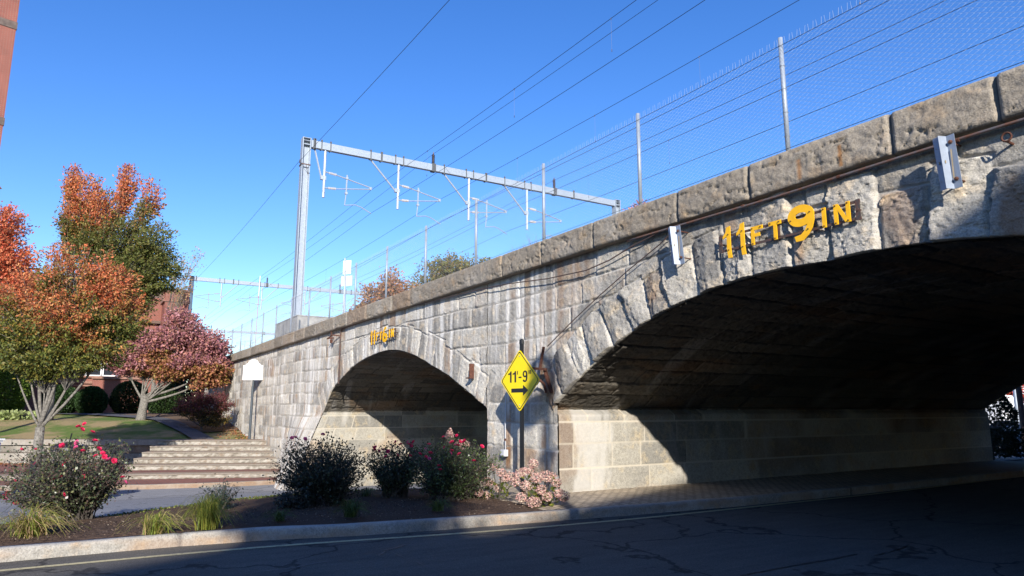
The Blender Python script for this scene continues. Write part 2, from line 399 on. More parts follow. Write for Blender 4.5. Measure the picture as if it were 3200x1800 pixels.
def face_field(X, Z, dscale):
    """height, tint, joint, rust, white of the rock-faced masonry"""
    wob = (vn(X*.9, Z*.9, 5)-.5)*.05+(vn(X*.16, Z*0, 15)-.5)*.22*sm(Z, 1.3, 2.0)*sm(-Z, -4.5, -4.0)
    r, a, b, _ = cell(Z+wob, ZL); r = r.astype(int)
    ids = np.zeros(X.shape, int); du = np.zeros(X.shape); U = np.zeros(X.shape)
    for k in range(len(ZL)):
        m = r == k
        if m.any():
            i, l, rr, w = cell(X[m]+(vn(Z[m]*1.2, X[m]*0+k, 8)-.5)*.04, CB[k]); ids[m] = i+1000*k; du[m] = np.minimum(l, rr); U[m] = (l-rr)/w
    Vv = (a-b)/(a+b); e = np.minimum(du, np.minimum(a, b))
    dep = np.full(X.shape, .036)
    for A in (AR, AL):
        s_, v, off = A.local(X, Z); i, l, rr, w = cell(s_, A.br)
        th = A.ring*(.86+.28*rid(i, 50+A.seed))
        if A is AR: th = np.where(np.abs(i-len(A.br)//2+1) == 1, 1.35, th)
        inside = (v > -.02) & (v < th) & (off < .05)
        near = (v >= th) & (off < .05)
        e = np.where(near, np.minimum(e, v-th), e)
        ee = np.minimum(np.minimum(l, rr), np.minimum(th-v, v+.05))
        ids = np.where(inside, i+50000*A.seed, ids); e = np.where(inside, ee, e)
        U = np.where(inside, (l-rr)/w, U); Vv = np.where(inside, v/th*2-1, Vv); dep = np.where(inside, A.dep, dep)
    fine = chip(X, Z, .30, 11, 1.0, 1.4)*.012+chip(X+.3*Z, Z, .075, 31, .8)*.006+(fbm(X*16, Z*16, 41, 3, .7)-.5)*.009
    rg = np.abs(fbm(X*4.5, Z*3.2, 21, 4)-.5); crack = -sm(.012-rg, 0, .012)*.014
    ramp_ = .12*sm(e, .0, .008)+.88*sm(e+(fbm(X*9, Z*9, 2, 3)-.5)*np.where(dep > .05, .07, .045), .008, .034)
    dpt = dep*dscale*(.75+.5*rid(ids, 3))
    h = ramp_*(.012+facets(ids, U, Vv, 1.0)*dpt+(fine+crack)*np.clip(dep*dscale/.06, .5, 1.5))
    joint = 1-sm(e, .005, .013)
    tint = np.clip(.5+(rid(ids, 5)-.5)*1.1+(fbm(X*1.1, Z*1.1, 41)-.5)*.7, 0, 1)
    # right hand stones greyer, left part washed pale
    tint = np.clip(tint+.22*sm(-X, 12, 16)-.50*sm(X, -11, -6), 0, 1)
    rust = sm(rid(ids, 6), .70, .95)*sm(fbm(X*2.6, Z*1.4, 51), .42, .66)*.55
    rust = np.maximum(rust, sm(vn(X*2.2, Z*.12, 61), .86, .96)*sm(fbm(X*3, Z*1.2, 62), .35, .6)*.8)
    st = vn(X*5.0, Z*.30, 71)*.55+vn(X*13, Z*.7, 72)*.45
    white = sm(st, .46, .74)*sm(fbm(X*.55, Z*.6, 73, 3), .33, .58)*(.25+.75*sm(-X, 9.5, 13))
    white = np.maximum(white, sm(vn(X*3.5, Z*.5, 75), .6, .9)*sm(-X, 10.8, 11.3)*sm(X, -14.2, -13.9)*.9)
    edgew = (1-sm(e, .01, .05))*sm(vn(X*2, Z*2, 76), .45, .7)*.6
    white = np.maximum(white, edgew)*(1-.55*sm(X, -10, -7))
    rust = np.maximum(rust, sm(vn(X*4.2, Z*.25, 64), .68, .92)*sm(fbm(X*1.3, Z*.8, 65), .42, .6)*.55*sm(-X, 8.0, 11))
    dark = sm(vn(X*6, Z*.35, 81), .6, .85)*.28*sm(-X, 9, 14)
    tint = np.clip(tint-dark, 0, 1)
    return h, tint, joint, rust, np.clip(white, 0, 1)

BR = thing('stone_bridge', 'long grey granite railway bridge with two segmental arches over the streets', 'bridge', (0, 0, 0))
def batter(X, Z): return .41*np.maximum(0, 1.43-Z)*sm(X, -33.5, -28.5)*(X < -26.5)
def grid_faces(nc, nr):
    i = np.arange(nc-1)[:, None]*nr+np.arange(nr-1)[None, :]; i = i.ravel()
    return np.stack([i, i+nr, i+nr+1, i+1], 1)
def facing(segs):
    VV = []; FF = []; FX = []; base = 0
    for x0, x1, dx, bot, rows, ds in segs:
        xs = np.arange(x0, x1-1e-6, dx); xs = np.append(xs, x1); nc = len(xs)
        zb = bot(xs); t = np.linspace(0, 1, rows)
        Xg = np.repeat(xs[:, None], rows, 1); Zg = zb[:, None]+(4.60-zb[:, None])*t[None, :]
        h, ti, jo, ru, wh = face_field(Xg.ravel(), Zg.ravel(), ds)
        Vv = np.stack([Xg.ravel(), -h-batter(Xg.ravel(), Zg.ravel()), Zg.ravel()], 1)
        fx = np.stack([ti, jo, ru, wh], 1)
        # lip row turned back under the stones
        lip = np.stack([xs, np.full(nc, .04), zb], 1); lf = fx.reshape(nc, rows, 4)[:, 0]
        Vg = np.concatenate([lip[:, None, :], Vv.reshape(nc, rows, 3)], 1).reshape(-1, 3)
        Fg = np.concatenate([lf[:, None, :], fx.reshape(nc, rows, 4)], 1).reshape(-1, 4)
        VV.append(Vg); FX.append(Fg); FF.append(grid_faces(nc, rows+1)+base); base += len(Vg)
    return np.concatenate(VV), np.concatenate(FF), np.concatenate(FX)
low = lambda v: (lambda xs: np.full(len(xs), v))
segs = [(-58, -34, .075, low(-1.6), 90, 1.0), (-34, -26.97, .04, low(-1.7), 150, 1.0), (-26.97, -14.11, .036, AL.zi, 120, 1.0), (-14.11, -11.32, .022, low(-.4), 220, .5),
        (-11.32, _xc+3.4, .021, lambda xs: AR.zi(xs), 130, 1.0), (_xc+3.4, _xc+_hs, .05, lambda xs: AR.zi(xs), 60, 1.0), (.8, 7, .08, low(-.4), 70, 1)]
v, f, x = facing(segs); mesh('wall_face', v, f, M['granite'], BR, False, fx=x)
# left return of the wall end and the mass behind
g = G(); g.box((-58.05, 8.6, 1.6), (.1, 17.2, 6.6)); g.out('end_wall', M['concrete'], BR)

# barrels (soffit + jambs) with courses running into the tunnel
def barrel(name, P, zsp, seed, matn, ylen=17.0, x_end=None):
    P = np.array(P, float); sl = np.concatenate([[0], np.cumsum(np.hypot(*np.diff(P, axis=0).T))])
    ss = np.arange(0, sl[-1], .03); ys = np.concatenate([np.arange(0, 3.6, .026), np.arange(3.6, 6, .08), np.arange(6, ylen+.01, .4)])
    px = np.interp(ss, sl, P[:, 0]); pz = np.interp(ss, sl, P[:, 1])
    tx = np.gradient(px, ss); tz = np.gradient(pz, ss); nx, nz = tz, -tx
    S, Y = np.meshgrid(ss, ys, indexing='ij'); s_ = S.ravel(); y_ = Y.ravel()
    cb = breaks(-.1, sl[-1]+1, .42, .50, seed); r, a, b, _ = cell(s_, cb)
    rb = [breaks(-1, ylen+2, .7, 1.6, seed*31+k) for k in range(len(cb))]
    du = np.zeros(len(s_)); ids = np.zeros(len(s_), int)
    for k in range(len(cb)):
        m = r == k
        if m.any():
            i, l, rr, w = cell(y_[m], rb[k]); du[m] = np.minimum(l, rr); ids[m] = i+1000*k+seed*9000
    e = np.minimum(du, np.minimum(a, b))
    jam = (np.interp(s_, ss, pz) < zsp)
    h = sm(e, .003, .03)*np.where(jam, .012, .03)*(.3+rid(ids, 3))+(fbm(s_*8, y_*5, seed, 4)-.5)*np.where(jam, .01, .03)+np.where(jam, 0, 1)*chip(y_, s_, .12, seed, .8, .5)*.014
    yb = batter(np.minimum(px, -26.9), pz)*(px < -26.8); yo = -np.repeat(yb, len(ys))*np.clip(1-y_/3, 0, 1)
    V = np.stack([np.repeat(px, len(ys))+np.repeat(nx, len(ys))*h, y_+yo, np.repeat(pz, len(ys))+np.repeat(nz, len(ys))*h], 1)
    ti = np.clip(.5+(rid(ids, 5)-.5)*1.1+(fbm(y_*2, s_*2, 19)-.5)*.5, 0, 1); jo = 1-sm(e, .005, .017)
    ru = sm(fbm(s_*1.1, y_*.7, 91), .52, .7)*.30
    st = sm(vn(y_*4+s_*.8, s_*.6, 72+seed), .62, .85)*sm(fbm(y_*.8, s_*.5, 73), .4, .6)
    wh = np.where(jam, st*.6, st*.22)
    if seed == 7: wh = np.where(jam, np.maximum(wh*.5, sm(.55-np.abs(y_-.7)+(fbm(y_*4, s_*1.2, 3)-.5)*1.1, .0, .3)*.75), wh)
    F = grid_faces(len(ss), len(ys)); zc = V[:, 2][F].mean(1)
    fx = np.stack([ti, jo, ru, wh], 1)
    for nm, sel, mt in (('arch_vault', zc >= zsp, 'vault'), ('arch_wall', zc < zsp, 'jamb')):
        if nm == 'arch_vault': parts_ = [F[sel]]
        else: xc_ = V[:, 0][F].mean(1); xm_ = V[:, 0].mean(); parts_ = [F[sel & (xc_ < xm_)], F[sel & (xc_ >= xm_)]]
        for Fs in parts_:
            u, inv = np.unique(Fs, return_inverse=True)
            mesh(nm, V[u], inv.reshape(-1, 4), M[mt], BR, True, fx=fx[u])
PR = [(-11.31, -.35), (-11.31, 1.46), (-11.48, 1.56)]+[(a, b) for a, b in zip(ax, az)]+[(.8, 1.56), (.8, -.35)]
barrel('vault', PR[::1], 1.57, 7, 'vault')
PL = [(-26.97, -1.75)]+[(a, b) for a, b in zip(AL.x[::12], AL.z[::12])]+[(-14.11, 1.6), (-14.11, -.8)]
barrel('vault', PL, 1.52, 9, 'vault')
# hidden rear elevation + deck so that no light leaks into the arches
def backface(x0, x1, zb, y):
    xs = np.linspace(x0, x1, 60); z = zb(xs); V = []; F = []
    for i, (a, b) in enumerate(zip(xs, z)): V += [(a, y, b), (a, y, 5.0)]
    for i in range(59): F.append([2*i, 2*i+2, 2*i+3, 2*i+1])
    return V, F
g = G()
for a, b, zf in ((-58, -26.97, low(-1.6)), (-26.97, -14.11, AL.zi), (-14.11, -11.45, low(-1.6)), (-11.45, .8, AR.zi), (.8, 7, low(-.6))):
    g.add(*backface(a, b, zf, 17.0))
g.out('rear_wall', M['jamb'], BR)
g = G(); g.box((-25.5, 8.75, 4.93), (65, 16.6, .16)); g.out('track_bed', M['concrete'], BR)

# coping stones
def coping():
    cb = np.array([-60.]+sorted([-58+1.9*i+.3*math.sin(i*2.3) for i in range(22)]+[-13.18, -11.6, -9.87, -7.73, -6.32, -4.25, -3.13, -1.6, 0, 2, 4, 6, 8]))
    cb = cb[np.concatenate([[True], np.diff(cb) > .8])]
    prof = [(.02, 4.505), (-.08, 4.505), (-.175, 4.507)]; n = 22
    prof += [(-.185, 4.52+.465*i/n) for i in range(n+1)]+[(-.178, 5.0), (-.12, 5.012), (.1, 5.02), (.35, 5.03), (.6, 5.03), (.6, 4.9)]
    prof = np.array(prof); Xs = np.concatenate([np.arange(-58, -30, .09), np.arange(-30, -14, .05), np.arange(-14, 7, .024)])
    Xg = np.repeat(Xs, len(prof)); Yg = np.tile(prof[:, 0], len(Xs)); Zg = np.tile(prof[:, 1], len(Xs))
    i, l, r, w = cell(Xg, cb); e = np.minimum(l, r)
    front = sm(-Yg, .10, .17)
    vv = (Zg-4.76)/.25; ids = i+777000
    rm = sm(e, .0, .045)
    lump = facets(ids, (l-r)/w, vv, .042)+chip(Xg, Zg, .26, 15, .8, .7)*.015+chip(Xg, Zg, .08, 18, .8)*.006+(fbm(Xg*16, Zg*16, 15, 3, .65)-.5)*.014-sm(.018-np.abs(fbm(Xg*2.2, Zg*4.2, 25, 4)-.5), 0, .018)*.035
    lump = lump*sm(Zg, 4.505, 4.55)*(1-.45*sm(Zg, 4.95, 5.0))
    Y = Yg-front*(lump*rm-.0)+front*(1-rm)*.035
    Z = Zg+(1-front)*(1-sm(e, 0, .02))*-.02+(rid(ids, 9)-.5)*.012*sm(Zg, 4.96, 5.0)
    ti = np.clip(.5+(rid(ids, 5)-.5)*.9, 0, 1); jo = (1-sm(e, .008, .016))
    ru = np.maximum(sm(vn(Xg*1.1, Zg*.3, 92), .72, .92)*.7*sm(fbm(Xg*4, Zg*1.5, 95), .35, .55), sm(rid(ids, 2), .8, .95)*.25)
    for q in (-4.89, -5.48): ru = np.maximum(ru, (1-sm(np.abs(Xg-q), .015, .035))*(Zg > 4.55)*(Zg < 4.82)*.9)
    wh = sm(vn(Xg*1.5, Zg*1.5, 96), .7, .95)*.15
    mesh('coping', np.stack([Xg, Y, Z], 1), grid_faces(len(Xs), len(prof)), M['coping'], BR, False, fx=np.stack([ti, jo, ru, wh], 1))
coping()

# ------------------------------------------------------------------ ground
def hgt(x): return np.interp(x, [-34, -28, -16, -10, -9], [-1.3, -1.3, -.16, 0, 0])
def sheet(name, xs, ys, zf, mat, label=None):
    X, Y = np.meshgrid(np.array(xs, float), np.array(ys, float), indexing='ij'); Z = zf(X, Y)
    o = mesh(name, np.stack([X.ravel(), Y.ravel(), Z.ravel()], 1), grid_faces(len(xs), len(ys)), mat, None, True)
    o['kind'] = 'structure'
    if label: o['label'] = label
    return o
xs_road = list(np.arange(-34, -9, .5))+[-9, 0, 13]
sheet('ground', [-900, -300, -80, -34.5]+xs_road+[40, 200, 900], [-900, -200, -40, 0, 40, 200, 1200], lambda X, Y: hgt(X)-.20, M['asphalt2'])
sheet('main_road', [-10.3, -9.5, -5, 0, 6, 13], [-60, -10, 0, 17, 80], lambda X, Y: X*0-.15, M['asphalt'])
sheet('side_street', list(np.arange(-32, -12, .5)), [-40, -10, 0, 17, 60], lambda X, Y: hgt(X)-.17+.02*sm(X, -16, -12.5), M['asphalt2'])
# kerb of the planted island, running on into the tunnel
KP = [(-10.45, -14), (-10.2, -10), (-10.18, -8.0), (-10.16, -6.9), (-10.02, -5.8), (-9.71, -4.65), (-9.53, -3.5), (-9.42, -2.5), (-9.3, -1.3), (-9.14, 0), (-8.95, 2.5), (-8.9, 6), (-9.0, 17), (-9.2, 30)]
def resample(P, step):
    P = np.array(P, float); s = np.concatenate([[0], np.cumsum(np.hypot(*np.diff(P, axis=0).T))]); t = np.arange(0, s[-1], step)
    x = np.interp(t, s, P[:, 0]); y = np.interp(t, s, P[:, 1])
    for _ in range(8):
        x[1:-1] = (x[:-2]+2*x[1:-1]+x[2:])/4; y[1:-1] = (y[:-2]+2*y[1:-1]+y[2:])/4
    return x, y, t
def kerb(name, P, zf, depth, wid, mat, seed, joint=2.6, side=1, label=None):
    x, y, t = resample(P, .05); dx = np.gradient(x); dy = np.gradient(y); l = np.hypot(dx, dy); nx, ny = dy/l*side, -dx/l*side   # towards the road
    prof = [(-wid, -depth), (-wid, 0), (-wid*.5, .003), (-.02, .0), (-.004, -.012)]+[(0, -.02-(depth-.02)*i/6) for i in range(1, 7)]
    prof = np.array(prof); X = np.repeat(x, len(prof)); Y = np.repeat(y, len(prof)); NX = np.repeat(nx, len(prof)); NY = np.repeat(ny, len(prof)); T = np.repeat(t, len(prof))
    o = np.tile(prof[:, 0], len(x)); z = np.tile(prof[:, 1], len(x))
    jb = breaks(0, t[-1]+3, joint*.7, joint*1.3, seed); i, a, b, w = cell(T, jb); e = np.minimum(a, b)
    face = sm(o, -.03, 0); o = o+face*((fbm(T*5, z*8, seed, 4)-.5)*.03-(1-sm(e, 0, .03))*.02+(rid(i, 4)-.5)*.012)
    z = z-(1-sm(e, 0, .02))*.012*(1-face)+(fbm(T*1.3, z*0, seed)-.5)*.012
    ti = np.clip(.55+(rid(i, 5)-.5)*.6, 0, 1); ru = face*sm(fbm(T*1.0, z*6, seed+4), .36, .58)*.42; wh = (1-face)*.15+sm(vn(T*3, z*3, 8), .6, .9)*.2
    ob = mesh(name, np.stack([X+NX*o, Y+NY*o, zf(X)+z], 1), grid_faces(len(x), len(prof)), mat, None, True, fx=np.stack([ti, 1-sm(e, .004, .012), ru, wh], 1))
    ob['kind'] = 'structure'; return ob
kerb('kerb', KP, lambda X: X*0, .19, .16, M['kerbstone'], 3)
# edge line
def ribbon(g_, P, off0, off1, z, step=.25, side=1):
    x, y, t = resample(P, step); dx = np.gradient(x); dy = np.gradient(y); l = np.hypot(dx, dy); nx, ny = dy/l*side, -dx/l*side
    V = []
    for i in range(len(x)):
        zz = z(x[i]) if callable(z) else z
        V += [(x[i]+nx[i]*off0, y[i]+ny[i]*off0, zz), (x[i]+nx[i]*off1, y[i]+ny[i]*off1, zz)]
    g_.add(V, [[2*i, 2*i+2, 2*i+3, 2*i+1] for i in range(len(x)-1)])
g = G(); ribbon(g, [(-9.75, -14), (-9.66, -9), (-9.62, -7), (-9.5, -5.5), (-9.2, -3.9), (-8.98, -2.5), (-8.8, 0), (-8.75, 6), (-9.0, 13.7), (-9.1, 30)], -.05, .05, -.145)
g.out('road_line', M['line'])['kind'] = 'structure'
g = G()
for P, w in (([(-8.97,-4.73),(-8.77,-4.7),(-8.53,-4.59),(-8.77,-4.22)], .022), ([(-8.27,-4.8),(-8.53,-4.59),(-7.87,-4.58),(-7.71,-4.53),(-7.57,-4.58),(-7.37,-4.55)], .018),
          ([(-7.82,-4.51),(-7.63,-4.27),(-7.45,-4.12)], .010), ([(-8.15,-6.23),(-8.15,-5.8),(-8.28,-5.54),(-8.28,-5.4)], .013),
          ([(-5.31,-1.93),(-5.33,-1.1),(-5.32,-.39),(-5.34,.17)], .012), ([(-5.16,.25),(-5.25,.96),(-5.35,1.31)], .01)):
    P = [(a+.01*math.sin(i*7), b) for i, (a, b) in enumerate(P)]; V = []
    x, y, t = resample(P, .04); r_ = random.Random(4)
    for i in range(len(x)):
        ww = w*(.4+.8*r_.random()); jx = (r_.random()-.5)*.02; V += [(x[i]-ww+jx, y[i]-ww*.3, -.1455), (x[i]+ww+jx, y[i]+ww*.3, -.1455)]
    g.add(V, [[2*i, 2*i+2, 2*i+3, 2*i+1] for i in range(len(x)-1)])
g.out('sealed_cracks', M['tar'])['kind'] = 'structure'
# planted island: mound of mulch between the kerb and the side street
BK = [(-12.9, -14), (-12.9, -9), (-13.0, -7.6), (-13.6, -6.8), (-14.6, -5.2), (-15.0, -3.4), (-14.5, -1.2), (-14.1, .1)]
def island(y0, y1, name, mat, mound, step=.06):
    ys = np.arange(y0, y1, step); kx, ky, _ = resample(KP, .05); bx = np.interp(ys, [p[1] for p in BK], [p[0] for p in BK]); fx_ = np.interp(ys, ky, kx)-.15
    n = 60; t = np.linspace(0, 1, n)
    X = bx[:, None]*(1-t)+fx_[:, None]*t; Y = np.repeat(ys[:, None], n, 1)
    Z = np.interp(X, [-16, -10], [-.15, 0])-.02+mound*np.sin(np.pi*t)[None, :]**.6+(fbm(X*5, Y*5, 6, 4)-.5)*.05*mound/.06
    Z[:, 0] = hgt(X[:, 0])-.19
    o = mesh(name, np.stack([X.ravel(), Y.ravel(), Z.ravel()], 1), grid_faces(len(ys), n), mat, None, True); o['kind'] = 'structure'; return o
island(-14, -1.55, 'mulch_bed', M['mulch'], .07)
# sett paving wedge at the foot of the pier and along the tunnel wall
def setts():
    ys = np.concatenate([np.arange(-1.6, 3, .1), np.arange(3, 17.5, .5)]); kx, ky, _ = resample(KP, .05); f_ = np.interp(ys, ky, kx)-.15
    b_ = np.where(ys < 0, np.interp(ys, [-1.6, 0], [-14.4, -14.1]), -11.35); n = 40; t = np.linspace(0, 1, n)
    X = b_[:, None]*(1-t)+f_[:, None]*t; Y = np.repeat(ys[:, None], n, 1); Z = -.012+(fbm(X*4, Y*4, 9)-.5)*.014+X*0
    mesh('sett_paving', np.stack([X.ravel(), Y.ravel(), Z.ravel()], 1), grid_faces(len(ys), n), M['sett'], None, True)['kind'] = 'structure'
setts()
kerb('kerb', [(-12.9, -14), (-12.9, -9), (-13.0, -7.6), (-13.6, -6.8), (-14.6, -5.2), (-15.0, -3.4), (-14.5, -1.2), (-14.15, -.1)], lambda X: hgt(X)-.03, .16, .13, M['stepstone'], 8, side=-1)
# far side of the side street
K2 = [(-40, -24), (-36.2, -14.5), (-33.67, -10.35), (-32.2, -7.6), (-31.12, -5.53), (-30.45, -2.83), (-30.2, -.1)]
kerb('kerb', K2, lambda X: X*0-1.3, .24, .2, M['stepstone'], 12, joint=3.5)
W0 = [(-40.5, -21), (-38.2, -14.5), (-36.6, -10.7), (-35.9, -6.1)]
g = G(); P2 = [(-41, -24), (-36.3, -14.5), (-33.8, -10.35), (-31.2, -5.5), (-30.5, -2.8), (-30.3, 0)]
Q2 = [(-45, -24), (-40, -14.5), (-37, -10.7), (-36.2, -6.1), (-35, -3), (-34, 0)]
V = [(a, b, -1.302) for a, b in P2]+[(a, b, -1.298) for a, b in Q2]; n = len(P2)
g.add(V, [[i, i+1, n+i+1, n+i] for i in range(n-1)]); g.out('brick_pavement', M['brickwalk'])['kind'] = 'structure'
# ------------------------------------------------------------------ stairs, retaining wall, lawn on the left
def panel(name, p0, p1, z0, z1, zl, wmin, wmax, dep, mat, parent, seed, res=.06):
    p0 = np.array(p0, float); p1 = np.array(p1, float); L = np.hypot(*(p1-p0)); d = (p1-p0)/L; nrm = np.array([-d[1], d[0]])
    if nrm @ (np.array([0, -8])-(p0+p1)/2) < 0: nrm = -nrm
    us = np.arange(0, L+res, res); us[-1] = L; zs = np.arange(z0, z1+res*.5, res*.7); zs[-1] = z1
    U, Z = np.meshgrid(us, zs, indexing='ij'); u = U.ravel(); z = Z.ravel(); zl = np.array(zl, float)
    r, a, b, _ = cell(z, zl); br_ = [breaks(-2, L+2, wmin, wmax, seed*7+k) for k in range(len(zl))]; du = np.zeros(len(u)); ids = np.zeros(len(u), int); uu = np.zeros(len(u))
    for k in range(len(zl)):
        m = r == k
        if m.any(): i, l, rr, w = cell(u[m], br_[k]); du[m] = np.minimum(l, rr); ids[m] = i+1000*k+seed*5000; uu[m] = (l-rr)/w
    e = np.minimum(du, np.minimum(a, b))
    h = sm(e, .0, .05)*(.01+facets(ids, uu, (a-b)/(a+b), dep)+(fbm(u*8, z*8, seed)-.5)*.03)
    P = np.stack([p0[0]+d[0]*u+nrm[0]*h, p0[1]+d[1]*u+nrm[1]*h, z], 1)
    ti = np.clip(.5+(rid(ids, 5)-.5)*.9, 0, 1)
    return mesh(name, P, grid_faces(len(us), len(zs)), mat, parent, False, fx=np.stack([ti, 1-sm(e, .005, .02), sm(rid(ids, 7), .8, .95)*.25, sm(vn(u*3, z*.8, 9), .6, .9)*.4], 1))
RW = thing('retaining_wall', 'low rock-faced granite wall holding up the lawn left of the steps', 'wall', (0, 0, 0))
zl = [-1.4, -1.12, -.78, -.42, -.05, .33]
WL = lambda y: -39.6+(y+4.25)*.66
for i, (a, b) in enumerate([((WL(-16), -16), (WL(-10), -10)), ((WL(-10), -10), (WL(-4.15), -4.15))]):
    panel('wall_face', a, b, -1.5, -.18, [-1.7, -1.35, -.98, -.58, -.18], .6, 1.3, .05, M['stepstone'], RW, 20+i)
g = G()
capP = [(WL(-16), -16), (WL(-4.2), -4.2)]
rr_ = random.Random(5)
for a, b in zip(capP[:-1], capP[1:]):
    a = Vector((*a, 0)); b = Vector((*b, 0)); L = (b-a).length; n = max(1, round(L/1.3)); d = (b-a)/L
    for i in range(n):
        p = a+d*(L*i/n+.012); q = a+d*(L*(i+1)/n-.012); m_ = (p+q)/2
        z = -.05; ang = math.atan2(d.y, d.x)
        g.box((m_.x-.10, m_.y, z), ((q-p).length, .50+rr_.uniform(-.02, .02), .28+rr_.uniform(-.012, .012)), Matrix.Rotation(ang, 3, 'Z'))
capo = g.out('cap_stones', M['stepstone'], RW)
for o in [capo]:
    a = o.data.color_attributes.new('fx', 'FLOAT_COLOR', 'POINT'); rr_ = random.Random(2)
    vals = []
    for k in range(len(o.data.vertices)//8):
        t = rr_.uniform(.4, .9); vals += [t, 0, 0, .1]*8
    a.data.foreach_set('color', vals)
ST = thing('stone_steps', 'broad flight of worn granite steps climbing to the lawn beside the bridge wall', 'steps', (0, 0, 0))
A0, B0, A5, B5 = np.array((-35.9, -6.1)), np.array((-33.0, .05)), np.array((-39.6, -4.25)), np.array((-36.75, .05))
def step_slab(A, B, A2, B2, z0, z1, seed, name='step'):
    n = 80; t = np.linspace(0, 1, n); F_ = A[None]*(1-t[:, None])+B[None]*t[:, None]; K_ = A2[None]*(1-t[:, None])+B2[None]*t[:, None]
    dirv = (K_-F_); dirv /= np.hypot(dirv[:, 0], dirv[:, 1])[:, None]
    rows = []; L = np.hypot(*(B-A)); u = t*L
    spec = [(.06, z0), (.05, z0+.02)]+[(.04, z0+(z1-.045-z0)*k/4) for k in range(1, 5)]+[(-.005, z1-.045), (-.012, z1-.012), (.012, z1), (.3, z1+.004)]
    V = []
    for k, (o, z) in enumerate(spec):
        r_ = (fbm(u*6, u*0+z*9, seed, 4)-.5)*(.05 if k < 6 else .012)
        V.append(np.stack([F_[:, 0]+dirv[:, 0]*(o-r_), F_[:, 1]+dirv[:, 1]*(o-r_), np.full(n, z)+(fbm(u*.8, u*0, seed)-.5)*.02*(k > 5)], 1))
    V.append(np.stack([K_[:, 0]+dirv[:, 0]*.25, K_[:, 1]+dirv[:, 1]*.25, np.full(n, z1+.006)], 1))
    V = np.stack(V, 1); nr = V.shape[1]; zz = V[:, :, 2].ravel(); uu = np.repeat(u, nr); kk = np.tile(np.arange(nr), n)
    face = kk < 6
    ec = [i for i in range(nr)]
    ti = np.where(face, sm(fbm(uu*6, zz*12, seed+2, 4, .65), .3, .65)*.9, .45); dark_foot = np.where(kk == 0, .9, 0)*.8  # darker row along the foot of each riser
    ru = np.where(face, .10*vn(uu, zz, 3), np.where(kk >= 9, .5, .15)); wh = np.where(face, sm(fbm(uu*7, zz*16, 33+seed, 4, .65), .47, .62)*.7, .15)
    vv_ = V.reshape(-1, 3); b0 = np.array([[*vv_[nr-1, :2], vv_[0, 2]]]); vv_ = np.concatenate([vv_, b0]); F_l = [list(map(int, q)) for q in grid_faces(n, nr)]+[list(range(nr))+[len(vv_)-1]]
    ap = lambda q: np.concatenate([q, q[:1]])
    ti, dark_foot, ru, wh = ap(ti), ap(dark_foot), ap(ru), ap(wh)
    mesh(name, vv_, F_l, M['stepstone'], ST, False, fx=np.stack([ti, dark_foot, ru, wh], 1))
for k in range(5):
    f0 = k/5; f1 = (k+1)/5 if k < 4 else 1.15; zz0 = -1.09+.234*k
    step_slab(A0*(1-f0)+A5*f0, B0*(1-f0)+B5*f0, A0*(1-f1)+A5*f1, B0*(1-f1)+B5*f1, zz0, zz0+.234, 40+k)
# low first step and the brick landing in front of the flight
def off(P, d): return [(a+d, b) for a, b in P]
Lr = np.array([(-38.5, -16), (-33.9, -6.4), (-31.3, .05)])
step_slab(Lr[1]+(Lr[0]-Lr[1])*1.0, Lr[1], Lr[0]-np.array([.6, 0]), Lr[1]-np.array([.6, 0]), -1.3, -1.09, 51)
step_slab(Lr[1], Lr[2], Lr[1]-np.array([.6, 0]), Lr[2]-np.array([.6, 0]), -1.3, -1.09, 52)
g = G(); g.add([(-39.2, -16, -1.088), (-34.4, -6.4, -1.088), (-31.8, .02, -1.088), (-47.6, -16.2, -1.16), (-41.2, -6.3, -1.084), (-33.4, .02, -1.084)], [[0, 1, 4, 3], [1, 2, 5, 4]])
g.out('brick_landing', M['brickwalk'])['kind'] = 'structure'

def lawnz(X, Y):
    D = (WL(np.asarray(Y, float))-X)*.835
    return np.interp(D, [0, 2, 6, 12, 30], [.09, .34, .90, 1.22, 1.35])-.42*sm(Y, -4.5, -1)*sm(X, -50, -44)
def lawn():
    ys = np.concatenate([np.arange(-60, -22, 4), np.arange(-22, .01, .3)]); front = WL(ys)-.12; front = np.where(ys > -4.2, np.interp(ys, [-4.2, 0], [-39.6, -36.9]), front)
    t = np.linspace(0, 1, 90)**1.4; X = front[:, None]*(1-t)+(-95)*t; Y = np.repeat(ys[:, None], 90, 1); Z = lawnz(X, Y)+(fbm(X*2, Y*2, 3)-.5)*.05
    mesh('lawn', np.stack([X.ravel(), Y.ravel(), Z.ravel()], 1), grid_faces(len(ys), 90), M['grass'], None, True)['kind'] = 'structure'
lawn()
def drape(name, P, w, mat, lift):
    x, y, t = resample(P, .5); dx = np.gradient(x); dy = np.gradient(y); l = np.hypot(dx, dy); nx, ny = dy/l, -dx/l
    offs = np.linspace(-w/2, w/2, 6); X = x[:, None]+nx[:, None]*offs; Y = y[:, None]+ny[:, None]*offs
    mesh(name, np.stack([X.ravel(), Y.ravel(), (lawnz(X, Y)+lift).ravel()], 1), grid_faces(len(x), 6), mat, None, True)['kind'] = 'structure'
drape('garden_bed', [(-76, -20), (-66, -13), (-60, -7.0), (-55, -3.6), (-49, -1.8), (-43, -1.2)], 4.2, M['leafmulch'], .06)
drape('garden_path', [(-75, -25), (-66, -17), (-59.5, -10.6), (-54.5, -6.6), (-48.5, -4.0), (-42, -2.6), (-38, -2.2)], 1.2, M['path'], .09)

